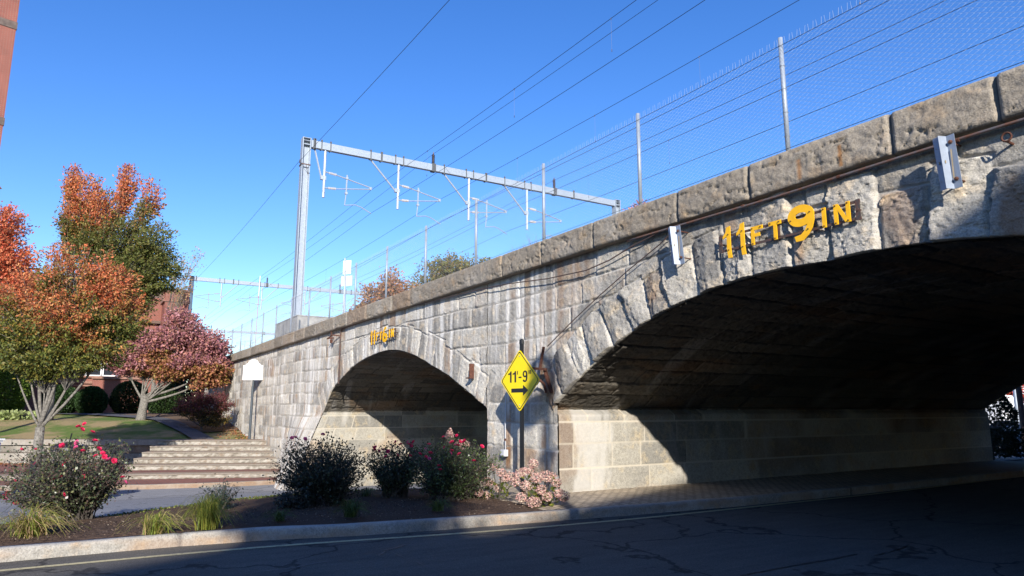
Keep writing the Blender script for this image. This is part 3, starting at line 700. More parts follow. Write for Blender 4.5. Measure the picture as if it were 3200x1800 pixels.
# ------------------------------------------------------------------ tracks side: pedestal, portals, wires
PED = thing('concrete_pedestal', 'weathered concrete block on the bridge at the foot of the near catenary column', 'pedestal', (-37.3, 2.0, 5.0))
g = G(); g.box((0, 0, .6), (4.7, 2.3, 1.2)); g.box((0, 0, 1.215), (4.76, 2.36, .05)); g.out('block', M['concrete'], PED)
def portal(X, y0, y1, ztop, label, cants, insul, zbase, shaded=False, detail=True):
    T = thing('catenary_portal', label, 'portal', (X, y0, zbase), 'catenary portals over the tracks')
    H = ztop-zbase
    for yy in (0, y1-y0):
        g = G()
        g.box((0, yy-.20, H/2), (.44, .045, H)); g.box((0, yy+.20, H/2), (.44, .045, H)); g.box((0, yy, H/2), (.03, .36, H))
        for z in (H-.02, H-.18, H-.40): g.box((0, yy, z), (.43, .355, .025))
        g.box((0, yy, .03), (.6, .6, .06)); c_ = g.out('column', M['galvshade' if shaded and yy == 0 else 'galv'], T)
        if yy == 0:
            g = G(); g.box((0, yy-.24, H-1.55), (.5, .03, .06)); g.box((.24, yy, H-1.55), (.03, .5, .06)); g.tube([(.1, yy-.3, H-1.5), (.1, yy-.3, H-1.3)], .03); g.tube([(.25, yy, H-1.55), (.26, yy+.1, H-2.1), (.25, yy+.2, H-2.0)], .012, 4)
            g.out('bracket', M['darksteel'], T)
    L = y1-y0; g = G(); g.box((0, L/2, H-.27), (.26, L-.40, .40)); g.out('beam', M['galv'], T)
    def clamp(yy, w_): g = G(); g.box((0, yy, H-.27), (.30, w_, .47)); g.box((.12, yy, H+.0), (.05, w_+.04, .10)); g.box((.12, yy, H-.52), (.05, w_+.06, .08)); g.out('clamp', M['clamp'], T)
    for yy in (.42, 4.3, 11.2, 18.0): clamp(yy, .10)
    for yt, dr in cants:
        for q in (yt-.25, yt+.25, yt-dr*min(1.75, max(.6, yt-.5))): clamp(q, .05)
    for yt, dr in cants:
        g = G(); z0 = H-.47; ty = lambda q: yt+dr*q
        g.tube([(0, ty(0), z0), (0, ty(0), z0-2.7)], .075, 8)
        g.tube([(0, ty(-min(1.75, max(.6, yt-.5))), z0), (0, ty(-.15), z0-1.65)], .05, 6)
        g.box((0, ty(-.06), z0-1.6), (.14, .3, .22)); g.tube([(0, ty(0), z0-1.22), (0, ty(.25), z0-1.26)], .04, 6); g.tube([(0, ty(0), z0-2.15), (0, ty(.25), z0-2.13)], .04, 6)
        g.tube([(0, ty(.65), z0-1.30), (0, ty(2.75), z0-1.72)], .036, 6); g.tube([(0, ty(.65), z0-2.10), (0, ty(2.6), z0-1.80)], .032, 6)
        g.tube([(0, ty(1.28), z0-1.2), (0, ty(1.26), z0-2.35)], .045, 6); g.tube([(0, ty(1.26), z0-2.3), (0, ty(1.2), z0-2.95)], .03, 6)
        g.tube([(0, ty(1.2), z0-2.95), (0, ty(1.8), z0-2.84), (0, ty(2.15), z0-2.92), (0, ty(2.75), z0-3.2)], .026, 6)
        g.box((0, ty(2.65), z0-1.75), (.10, .12, .16)); g.box((0, ty(1.27), z0-1.38), (.12, .12, .12)); g.box((0, ty(1.26), z0-2.25), (.12, .14, .12))
        g.out('cantilever', M['galv'], T)
        for za, zb in ((-1.26, -1.30), (-2.13, -2.10)):
            g = G(); a = Vector((0, ty(.25), z0+za)); b = Vector((0, ty(.68), z0+zb)); d = (b-a); n = 9; pr = []
            for i in range(n): pr += [(.03, d.length*i/n), (.085, d.length*(i+.45)/n), (.03, d.length*(i+.8)/n)]
            g.lathe(pr, a, 8, d); g.out('insulator', M['porcelain'], T)
    for yy in insul:
        g = G(); pr = [(.05, 0)]
        for i in range(7): pr += [(.05, .08+.08*i), (.11, .11+.08*i), (.05, .14+.08*i)]
        pr += [(.03, .70), (.03, .78)]; g.lathe(pr, (0, yy, H-.05), 10); g.out('insulator', M['brownins'], T); g = G()
        g.box((0, yy, H-.27), (.30, .25, .5)); g.out('insulator_clamp', M['clamp'], T)
    return T
portal(-36.5, 1.2, 23.0, 16.15, 'near galvanised catenary portal rising from the concrete block', [(2.28-1.2, 1), (6.6-1.2, 1), (11.24-1.2, 1), (15.5-1.2, 1)], [8.8-1.2, 17.67-1.2], 6.2)
portal(-82.4, 1.2, 23.3, 16.05, 'second catenary portal, its left column coloured dark for shade, behind the trees', [(8.67-1.2, -1), (18.3-1.2, -1), (13.6-1.2, -1), (4.3-1.2, -1)], [9.18-1.2, 17.8-1.2], 2.0, True)
portal(-130., 12.5-11.3, 24.5, 15.4, 'farthest catenary portal, tiny beyond the fence', [(9, -1), (16, -1)], [9.], 2.0)

XE = 24.
def wire(label, y, pts, drops=None, r=.014, group='overhead wires of the railway', dropz=None):
    """pts: (x, z) samples along the track"""
    T = thing('overhead_wire', label, 'wire', (pts[0][0], y, pts[0][1]), group)
    x0, z0 = pts[0]; g = G(); P = []
    for (xa, za), (xb, zb) in zip(pts[:-1], pts[1:]):
        sag = .0006*(xb-xa)**2/4 if len(pts) < 6 else 0
        for i in range(12): t = i/12; P.append((xa+(xb-xa)*t-x0, 0, za+(zb-za)*t-4*sag*t*(1-t)-z0))
    P.append((pts[-1][0]-x0, 0, pts[-1][1]-z0)); g.tube(P, r*.85, 4); g.out('wire', M['wire'], T)
    if drops:
        for xd in drops:
            zm = np.interp(xd, [p[0]+x0 for p in P][::1] if P[0][0] < P[-1][0] else [p[0]+x0 for p in P][::-1], [p[2]+z0 for p in P] if P[0][0] < P[-1][0] else [p[2]+z0 for p in P][::-1])
            g = G(); g.tube([(xd-x0, 0, zm-z0), (xd-x0, 0, dropz-z0)], .003, 3); g.tube([(xd-x0, 0, dropz-z0-.03), (xd-x0, 0, dropz-z0+.05)], .014, 4); g.tube([(xd-x0, 0, zm-z0-.05), (xd-x0, 0, zm-z0+.03)], .014, 4); g.out('dropper', M['wire'], T)
    return T
ms = lambda z, zr: [(-130, z-.3), (-82.4, z), (-36.5, z), (9, z), (55, z)]
wire('messenger wire of the nearest track, topmost of its pair', 5.03, [(-130, 13.9), (-82.4, 13.9), (-36.5, 13.9), (9, 13.9)], [-70, -52, -29, -21.1, -15.35, -9], .013, dropz=12.5)
wire('contact wire of the nearest track, below its messenger', 5.0, [(-130, 12.47), (-82.4, 12.47), (-36.5, 12.49), (9, 12.42)], None, .012)
wire('feeder wire carried on the first insulator of the near portal', 8.8, [(-130, 16.6), (-82.4, 16.65), (-36.5, 16.78), (9, 16.7)], None, .014)
wire('messenger wire of the second track', 9.47, [(-130, 14.0), (-82.4, 14.1), (-36.5, 14.12), (9, 14.1)], [-60, -28, -21.8, -15.9, -10], .013, dropz=12.68)
wire('contact wire of the second track, crossing the top of the fence', 9.45, [(-130, 12.6), (-82.4, 12.7), (-36.5, 12.71), (9, 12.6)], None, .012)
wire('messenger wire of the third track', 13.9, [(-130, 13.9), (-82.4, 14.0), (-36.5, 14.01), (9, 14.0)], [-28, -22, -16], .013, dropz=12.62)
wire('contact wire of the third track', 13.86, [(-130, 12.5), (-82.4, 12.6), (-36.5, 12.61), (9, 12.58)], None, .012)
wire('feeder wire carried on the second insulator of the near portal', 17.68, [(-130, 16.3), (-82.4, 16.5), (-36.5, 16.7), (9, 16.6)], None, .014)
wire('lowest contact wire seen through the fence above the coping', 18.2, [(-130, 12.4), (-82.4, 12.5), (-36.5, 12.5), (9, 12.5)], None, .012)
wire('thin ground wire clipped to the outside of the portal columns', .85, [(-130, 14.6), (-82.4, 14.75), (-36.6, 14.72), (9, 14.7)], None, .013)

# small railway board and mast behind the parapet
T = thing('railway_board', 'white railway board on a thin pole, back turned, behind the parapet fence', 'sign', (-27.0, .7, 5.08), rz=math.radians(40))
g = G(); g.tube([(0, 0, 0), (-.1, 0, 2.55)], .035, 8); g.out('pole', M['galv'], T)
g = G(); g.box((-.02, .05, 2.18), (.36, .02, .56)); g.out('board', M['white'], T)
g = G(); g.box((-.02, .06, 1.62), (.52, .02, .42)); g.out('lower_board', M['alu'], T)
T = thing('radio_mast', 'thin red and white mast standing behind the far part of the fence', 'mast', (-45, .9, 5.0))
g = G(); g.tube([(0, 0, 0), (.1, 0, 3.6)], .022, 5); g.out('lower_tube', simple('faded_red', (.45,.20,.22)), T)
g = G(); g.tube([(.1, 0, 3.6), (.2, 0, 4.85)], .022, 5); g.out('upper_tube', M['white'], T)

# ------------------------------------------------------------------ chain-link fence
FX = [-5.83+3.03*2]+[-5.83+3.03]+[-5.83-3.03*i for i in range(17)]
T = thing('chain_link_fence', 'tall galvanised chain-link fence along the top of the bridge parapet', 'fence', (-5.83, .05, 5.08))
def chain(x0, x1, p, z0, z1, w):
    xs = np.arange(x0, x1, p/2*2); nz = int((z1-z0)/(p/2)); V = []; F = []
    zz = z0+np.arange(nz+1)*p/2; k = np.arange(nz+1)
    tmpl = [(-w, 0), (w*.5, w*.8), (w*.5, -w*.8)]
    allV = []; allF = []; b = 0
    for i, x in enumerate(xs):
        px = x+np.where((k+i) % 2 == 0, 0.0, p)*1.0; py = np.where(k % 2 == 0, .004, -.004)
        px = px+np.sin(zz*3+x*1.7)*.004
        R = np.stack([np.stack([px+a, py+c_, zz], 1) for a, c_ in tmpl], 1)   # (nz+1,3,3)
        n = (nz+1)*3; allV.append(R.reshape(-1, 3)); kk = np.arange(nz)[:, None]*3
        f = [np.concatenate([kk+j, kk+(j+1) % 3, kk+3+(j+1) % 3, kk+3+j], 1) for j in range(3)]
        allF.append(np.concatenate(f)+b); b += n
    return np.concatenate(allV), np.concatenate(allF)
V, F = chain(-24, 2, .063, .0, 1.66, .0016); V2, F2 = chain(-58, -24, .063, .0, 1.66, .0026); F = np.concatenate([F, F2+len(V)]); V = np.concatenate([V, V2]); V[:, 0] += 5.83
bV = []; bF = []; nb_ = len(V)
for i, x in enumerate(np.arange(-40, 2, .063)):
    q = .012 if i % 2 else -.012; w_ = .0016; b = nb_+len(bV)
    for xx, zz in ((x+5.83, 1.60), (x+5.83+q, 1.715)): bV += [(xx-w_, 0, zz), (xx+w_*.5, w_*.8, zz), (xx+w_*.5, -w_*.8, zz)]
    bF += [[b+k, b+(k+1) % 3, b+3+(k+1) % 3, b+3+k] for k in range(3)]
mesh('wire_mesh', np.concatenate([V, np.array(bV)]), np.concatenate([F, np.array(bF)]), M['fencewire'], T)
g = G(); g.tube([(x+5.83, 0, 1.60+.004*math.sin(x*5)) for x in np.arange(-58, 2, 1.0)], .0045, 4); g.tube([(x+5.83, 0, .06) for x in (-58, -30, 2)], .004, 4); g.out('tension_wire', M['wire'], T)
for x in FX:
    g = G(); g.tube([(x+5.83, .035, -.05), (x+5.83-.0, .035, 1.74)], .034, 10)
    for z in (.25, .6, .95, 1.3): g.tube([(x+5.83+.04*math.cos(a), .035+.04*math.sin(a), z) for a in np.linspace(0, 6.28, 9)], .004, 3)
    g.out('post', M['galv'], T, True)

# ------------------------------------------------------------------ things fixed to the bridge face
def letter_sign(x0, W, zc, y, digit, label, holes=True, name='height_sign'):
    """W: frame length, local origin at the frame's left end, mid height"""
    T = thing(name, label, 'clearance sign', (x0, y, zc), 'yellow height signs bolted to the bridge')
    s = W/2.21
    g = G()
    for z in (.105, -.105): g.box((W/2, 0, z*s), (W, .014, .034*s))
    g.box((.03, -.009, 0), (.06, .01, .26*s)); g.box((W-.03, -.009, 0), (.06, .01, .26*s)); g.box((W*.47, -.009, 0), (.045, .01, .18*s))
    for bx in (.03, W-.03): g.tube([(bx, .0, 0), (bx, .25, 0)], .015, 6); g.tube([(bx, -.03, 0), (bx, 0, 0)], .02, 6)
    g.out('frame', M['darksteel'], T)
    th = .012
    def piece(nm, polys, cx, bolts, y_=-.03, rings=None):
        g = G()
        for P in polys: g.prism([((cx+a)*s, b*s) for a, b in P][::-1], y_-th/2, y_+th/2)
        if rings: g.strip([((cx+a)*s, b*s) for a, b in rings[0]], [((cx+a)*s, b*s) for a, b in rings[1]], y_-th/2-.001, y_+th/2+.001)
        o = g.out(nm, M['orange'], T)
        for a, b in bolts: g = G(); g.tube([((cx+a)*s, y_-.022, b*s), ((cx+a)*s, y_, b*s)], .008, 6); g.out('bolt', M['rust'], o)
        return o
    one = [[(-.055, .10), (.0, .155), (.02, .225), (.085, .235), (.085, .10), (.085, -.12), (.015, -.12), (.015, .09), (-.055, .06)], [(.015, -.121), (.085, -.121), (.10, -.235), (.03, -.235)]]
    piece('numeral', one, .15, [(.05, .115), (.05, -.115)]); piece('numeral', one, .40, [(.05, .115), (.05, -.115)])
    piece('letter', [[(0, -.13), (.055, -.13), (.055, .13), (0, .13)], [(.055, .075), (.20, .075), (.20, .13), (.055, .13)], [(.055, -.02), (.15, -.02), (.15, .03), (.055, .03)]], .60, [(.03, .105), (.17, .105), (.03, -.11)])
    piece('letter', [[(0, .075), (.20, .075), (.20, .13), (0, .13)], [(.075, -.13), (.13, -.13), (.13, .0749), (.075, .0749)]], .90, [(.03, .105), (.17, .105), (.10, -.11)])
    # numeral ring + tail
    n = 40; cx, cz = .20, .10
    outer = [(cx+.195*math.cos(a), cz+.145*math.sin(a)) for a in np.linspace(0, 2*math.pi, n+1)]
    inner = [(cx+.085*math.cos(a), cz+.042*math.sin(a)) for a in np.linspace(0, 2*math.pi, n+1)]
    tail = [(.395, .12), (.39, .0), (.36, -.09), (.30, -.17), (.22, -.235), (.11, -.235), (.09, -.165), (.19, -.15), (.25, -.10), (.29, -.03), (.29, .05), (.30, .10)]
    if digit == '6':
        outer = [(.40-a, -b) for a, b in outer]; inner = [(.40-a, -b) for a, b in inner]; tail = [(.40-a, -b) for a, b in tail]
    piece('numeral', [tail], 1.22, [(.05, .06), (.34, .12 if digit == '9' else -.1), (.30, -.10 if digit == '9' else .1)], -.05, (outer, inner))
    piece('letter', [[(0, -.13), (.055, -.13), (.055, .13), (0, .13)]], 1.71, [(.028, .11), (.028, -.11)])
    piece('letter', [[(0, -.13), (.052, -.13), (.052, .13), (0, .13)], [(.165, -.13), (.218, -.13), (.218, .13), (.165, .13)], [(.0521, .13), (.06, .13), (.1649, -.06), (.1649, -.13), (.15, -.13), (.0521, .05)]], 1.875, [(.026, .11), (.026, -.11), (.19, .11), (.19, -.11)])
    return T
letter_sign(-6.93, 2.21, 3.965, -.15, '9', 'yellow cut-out lettering 11 FT 9 IN on a rusty frame over the right arch')
letter_sign(-21.72, 2.2, 3.86, -.12, '6', 'yellow cut-out lettering 11 FT 6 IN on a rusty frame over the left arch')

def zplate(x0, z0, x1, z1, W, label):
    T = thing('guard_plate', label, 'metal plate', (x0, -.27, z0), 'folded steel plates hanging on the bridge face')
    H = z0-z1; dx = (x1-x0)
    prof = [(0, 0), (W*.34, -.025), (W*.40, -.055), (W*.58, .035), (W, .02)]
    g = G(); V = []
    for t, z in ((0, 0), (1, -H)):
        for a, b in prof: V.append((a+dx*t, b, z+(.0 if t == 0 else a*-.02)))
        for a, b in prof: V.append((a+dx*t, b+.008, z+(.0 if t == 0 else a*-.02)))
    n = 5; F = [[i, i+1, 2*n+i+1, 2*n+i] for i in range(n-1)]+[[n+i, 3*n+i, 3*n+i+1, n+i+1] for i in range(n-1)]
    F += [[0, 2*n, 3*n, n], [n-1, 2*n-1, 4*n-1, 3*n-1]]+[[i, n+i, n+i+1, i+1] for i in range(n-1)]+[[2*n+i, 2*n+i+1, 3*n+i+1, 3*n+i] for i in range(n-1)]
    g.add(V, F); g.out('folded_sheet', M['galv2'], T)
    for t in (.14, .84):
        g = G(); g.lathe([(.022, 0), (.022, .012), (.012, .025)], (W*.78+dx*t, .022, -H*t), 8, (0, -1, 0)); g.tube([(W*.78+dx*t, .0, -H*t), (W*.78+dx*t, .24, -H*t)], .01, 6); g.out('bolt', M['rust'], T)
    g = G()
    for t in (.22, .85): g.box((W*.15+dx*t, -.022, -H*t), (.008, .004, .008))
    for a in (.2, .5): g.box((W*a+dx*.5, -.022 if a < .3 else -.022, -H*.5), (.007, .012, .03))
    g.box((W*.70+dx*.6, .019, -H*.55), (.012, .004, H*.55)); g.out('slots_and_stain', simple('rust_stain', (.42,.33,.20), .8), T)
zplate(-3.76, 4.50, -3.73, 3.90, .21, 'larger folded steel plate hanging right of the 11 FT 9 IN lettering')
zplate(-7.86, 4.42, -7.79, 3.80, .24, 'folded steel plate hanging left of the 11 FT 9 IN lettering')

T = thing('conduit_pipe', 'long rust-blotched conduit pipe tucked under the parapet stones', 'pipe', (0, 0, 0))
g = G(); g.tube([(x, -.135+.004*math.sin(x*3), 4.452+.010*math.sin(x*1.3)) for x in np.arange(-9.0, 3, .35)], .019, 8); g.out('pipe', M['pipe'], T, True)
for x in (-8, -6.5, -5, -3.6, -2.2): g = G(); g.tube([(x, -.135, 4.452), (x+.05, -.135, 4.452)], .024, 8); g.out('coupling', M['rust'], T)
T = thing('sagging_cable', 'thin brown cable sagging along the stone face left of the pipe', 'cable', (-9, -.1, 4.5))
g = G(); g.tube([(x+9, -.02, z-4.5) for x, z in ((-7.95, 4.49), (-8.9, 4.35), (-9.5, 4.22), (-10.2, 4.15), (-11.5, 4.2), (-13, 4.33), (-14.4, 4.40), (-16.5, 4.46), (-18.4, 4.5))], .012, 5); g.out('cable', M['darksteel'], T)
T = thing('arch_cable', 'thin cable following the curve of the right arch down to the rusty bracket', 'cable', (-8, -.1, 4.5))
g = G(); g.tube([(x+8, -.02, z-4.5) for x, z in ((-7.9, 4.4), (-8.2, 4.25), (-9.0, 3.95), (-9.8, 3.62), (-10.6, 3.26), (-11.5, 2.82))], .010, 5); g.out('cable', M['darksteel'], T)
T = thing('conduit_pipe', 'thin dark conduit under the parapet turning down beside the left arch', 'pipe', (-25.0, -.08, 4.5))
g = G(); g.tube([(3.6, 0, .02), (.2, 0, .0), (0, 0, -.1), (.02, 0, -2.0)], .03, 6); g.out('pipe', M['darksteel'], T)
T = thing('old_bracket', 'rusty broken bracket beside the conduit left of the left arch', 'bracket', (-25.9, -.05, 4.25))
g = G(); g.tube([(0, 0, 0), (0, -.25, -.05), (.5, -.2, .05), (.75, 0, .0)], .025, 5); g.tube([(0, -.1, -.15), (0, -.1, .25)], .02, 5); g.box((.1, -.12, -.15), (.10, .08, .12)); g.out('arm', M['rust'], T)
T = thing('iron_bracket', 'small rust-red angle bracket on the voussoirs right of the left arch', 'bracket', (-14.78, -.06, 2.45))
g = G(); g.prism([(.06, .2), (.09, .2), (.09, -.12), (.06, -.12)], -.12, 0); g.prism([(-.10, -.15), (.09, -.15), (.09, -.12), (-.10, -.12)], -.12, 0); g.out('angle', M['rust'], T)
T = thing('iron_bracket', 'rusty iron bracket with a hanging bar beside the diamond sign', 'bracket', (-11.65, -.1, 2.4))
g = G(); g.bar((.02, -.02, .42), (-.10, -.04, -.03), .05, .03); g.bar((-.28, -.10, .0), (.15, -.06, -.04), .06, .05); g.bar((.05, -.02, -.04), (.25, .0, -.5), .07, .04); g.tube([(-.2, -.05, -.32), (-.05, -.09, -.24), (.08, -.05, -.33), (.1, -.03, -.5)], .025, 6); g.out('bars', M['rust'], T)
T = thing('tunnel_pipe', 'reddish pipe running into the right arch along the vault above the wall', 'pipe', (-11.2, .1, 2.02))
g = G(); g.tube([(0, y, .0) for y in np.arange(0, 16.5, 1.5)], .02, 6); g.out('pipe', M['rust'], T)
T = thing('wall_conduit', 'thin white conduit running down the pier to a small grey box', 'conduit', (-13.17, -.10, .65))
g = G(); g.tube([(0, 0, 1.25), (0, 0, .25)], .011, 6); g.tube([(0, 0, .3), (.01, 0, .0)], .008, 5); g.out('conduit_tube', M['alu'], T)
g = G(); g.box((-.04, .0, .0), (.17, .09, .14)); g.box((-.04, -.05, .0), (.14, .012, .11)); g.out('junction_box', M['alu'], T)
g = G(); g.box((0, 0, .28), (.035, .03, .05)); g.out('coupling', M['rust'], T)
T = thing('ring_bolt', 'rusty iron ring bolt set in the stones at the right edge', 'ring', (-3.1, -.12, 4.32))
g = G(); g.tube([(.0+.045*math.cos(a), -.04, .045*math.sin(a)) for a in np.linspace(0, 6.3, 17)], .011, 6); g.tube([(0, -.04, -.045), (0, .1, -.05)], .014, 6); g.out('ring', M['rust'], T)

# ------------------------------------------------------------------ street signs
def text_mesh(s, size, body_scale_x=1.0, ext=.001):
    cu = bpy.data.curves.new('t', 'FONT'); cu.body = s; cu.size = size; cu.align_x = 'CENTER'; cu.align_y = 'CENTER'; cu.extrude = ext; cu.resolution_u = 4; cu.offset = size*.028
    o = bpy.data.objects.new('t', cu); COL.objects.link(o); dg = bpy.context.evaluated_depsgraph_get(); me = o.evaluated_get(dg).to_mesh()
    V = [(v.co.x*body_scale_x, v.co.y, v.co.z) for v in me.vertices]; F = [list(p.vertices) for p in me.polygons]
    o.evaluated_get(dg).to_mesh_clear(); bpy.data.objects.remove(o); bpy.data.curves.remove(cu); return V, F
SG = thing('warning_sign', 'yellow diamond sign reading 11\'-9" with a right arrow on a dark post', 'road sign', (-11.77, -.60, -.03), rz=math.radians(7))
g = G(); g.box((0, .045, 1.45), (.075, .05, 2.9)); g.box((-.0, .02, 1.45), (.03, .01, 2.9)); g.tube([(0, .045, 2.9), (0, .045, 2.95)], .05, 8); g.lathe([(.02, 0), (.045, .02), (.045, .05), (.02, .07)], (0, .045, 2.93), 8); g.out('post', M['black'], SG)
cz = 2.17; hd = .615; wd = .615
def diamond(r, y0, y1, rad=.05):
    P = []
    for k in range(4):
        a = math.pi/2*k; c = (math.cos(a)*(r-rad*1.41), math.sin(a)*(r-rad*1.41))
        for q in np.linspace(-math.pi/4, math.pi/4, 5): P.append((c[0]+rad*math.cos(a+q), c[1]+cz+rad*math.sin(a+q)))
    return P
g = G(); g.prism(diamond(hd, 0, 0), -.012, .0); pan = g.out('sign_panel', M['yellow'], SG)
g = G(); a = diamond(hd-.030, 0, 0, .045); b = diamond(hd-.055, 0, 0, .04); g.strip(a+[a[0]], b+[b[0]], -.0145, -.011); g.out('border', M['black'], pan)
g = G(); zb = cz-.035; yf = (-.0150, -.0118); KX = 1.32; KZ = .90
def tx(P, b=0.): return [(x*KX+b, zb+z*KZ) for x, z in P]
for x0_ in (-.275, -.165): g.prism(tx([(x0_+.045, 0), (x0_+.083, 0), (x0_+.083, .25), (x0_+.055, .25), (x0_+.04, .215), (x0_, .20), (x0_, .168), (x0_+.045, .178)])[::-1], *yf)
for x0_, w_ in ((-.057, .018), (.215, .016), (.245, .016)): g.prism(tx([(x0_, .17), (x0_+w_, .17), (x0_+w_, .25), (x0_, .25)]), *yf)
g.prism(tx([(-.022, .09), (.045, .09), (.045, .122), (-.022, .122)]), *yf)
A_ = np.linspace(0, 2*math.pi, 25); g.strip(tx([(.13+.055*math.cos(a), .175+.075*math.sin(a)) for a in A_]), tx([(.13+.023*math.cos(a), .175+.042*math.sin(a)) for a in A_]), *yf)
g.strip(tx([(.185, .175), (.185, .08), (.174, .03), (.15, .004), (.12, -.002), (.09, .01), (.076, .05)]), tx([(.152, .175), (.152, .085), (.146, .05), (.137, .035), (.128, .033), (.118, .037), (.110, .055)]), -.0154, -.0119)
g.out('lettering', M['black'], pan)
g = G(); g.prism([(-.26, cz-.235), (.11, cz-.235), (.11, cz-.30), (.27, cz-.195), (.11, cz-.09), (.11, cz-.155), (-.26, cz-.155)], -.0155, -.0115); g.out('arrow', M['black'], pan)
for z in (.48, -.48):
    g = G(); g.lathe([(.014, 0), (.014, .004), (.006, .008)], (0, -.012, cz+z), 8, (0, -1, 0)); g.out('bolt', M['galv'], pan)
T = thing('marker_sign', 'blank white marker board with an arched top on a dark post by the bridge wall', 'sign', (-38.25, -.42, .02), rz=math.radians(52))
g = G(); g.tube([(0, 0, 0), (0, 0, 2.75)], .065, 10); g.tube([(0, .02, 2.7), (0, .02, 4.14)], .05, 8); g.out('post', M['bluegrey'], T)
P = [(-.54, 3.07), (.54, 3.07), (.54, 3.84), (.42, 3.84), (.37, 3.91), (.28, 3.93)]+[(.28*math.cos(a), 3.93+.21*math.sin(a)) for a in np.linspace(.15, math.pi-.15, 9)]+[(-.28, 3.93), (-.37, 3.91), (-.42, 3.84), (-.54, 3.84)]
g = G(); g.prism([(a*1.0, b) for a, b in P], -.10, -.04); g.out('board', M['white'], T)
# street lamp outside the picture (its shadow falls on the pier and the diamond sign)
T = thing('street_lamp', 'ornamental street lamp with hanging round baskets on the near pavement', 'street lamp', (1.6, -6.40, -.02))
g = G(); g.lathe([(.20, 0), (.20, .3), (.12, .45), (.075, .6), (.085, 3.2), (.085, 4.6), (.10, 5.1), (.13, 5.4), (.085, 5.7), (.08, 7.6), (.09, 7.8)], (0, 0, 0), 12)
g.tube([(0, 0, 7.7), (.12, 0, 8.0), (.2, 0, 8.35), (.1, 0, 8.65), (-.15, 0, 8.78), (-.45, 0, 8.65), (-.68, 0, 8.3), (-.8, 0, 7.9)], .085, 8); g.lathe([(.06, 6.6), (.15, 6.72), (.15, 6.84), (.06, 6.95)], (0, 0, 0), 10); g.out('post', M['black'], T)
g = G(); g.lathe([(.05, 0), (.24, .12), (.30, .3), (.24, .5), (.08, .62)], (-.72, .12, 7.25), 14); g.out('lantern', M['black'], T)
# ------------------------------------------------------------------ vegetation
RZ = math.radians(58.5)
def ortho(D):
    a = np.where(np.abs(D[:, 2:3]) < .9, np.array([[0, 0, 1.]]), np.array([[1., 0, 0]])); s = np.cross(D, a); s /= np.linalg.norm(s, axis=1)[:, None]+1e-9; return s
def leafgeo(P, D, L, Wd, rng):
    """diamond leaves: P centres, D directions, L lengths"""
    n = len(P); s = ortho(D); t = np.cross(D, s); a = rng.uniform(0, 2*np.pi, n)[:, None]; s = s*np.cos(a)+t*np.sin(a); nr = np.cross(D, s)
    L = L[:, None]; w = L*Wd; b = nr*L*rng.uniform(-.12, .12, n)[:, None]
    V = np.stack([P, P+D*L*.5+s*w+b, P+D*L, P+D*L*.45-s*w+b], 1).reshape(-1, 3)
    return V, (np.arange(n)[:, None]*4+np.arange(4)[None, :])
def norm(v): return v/(np.linalg.norm(v, axis=-1, keepdims=True)+1e-9)
def bez(a, b, c, n): t = np.linspace(0, 1, n)[:, None]; return a*(1-t)**2+2*b*t*(1-t)+c*t*t
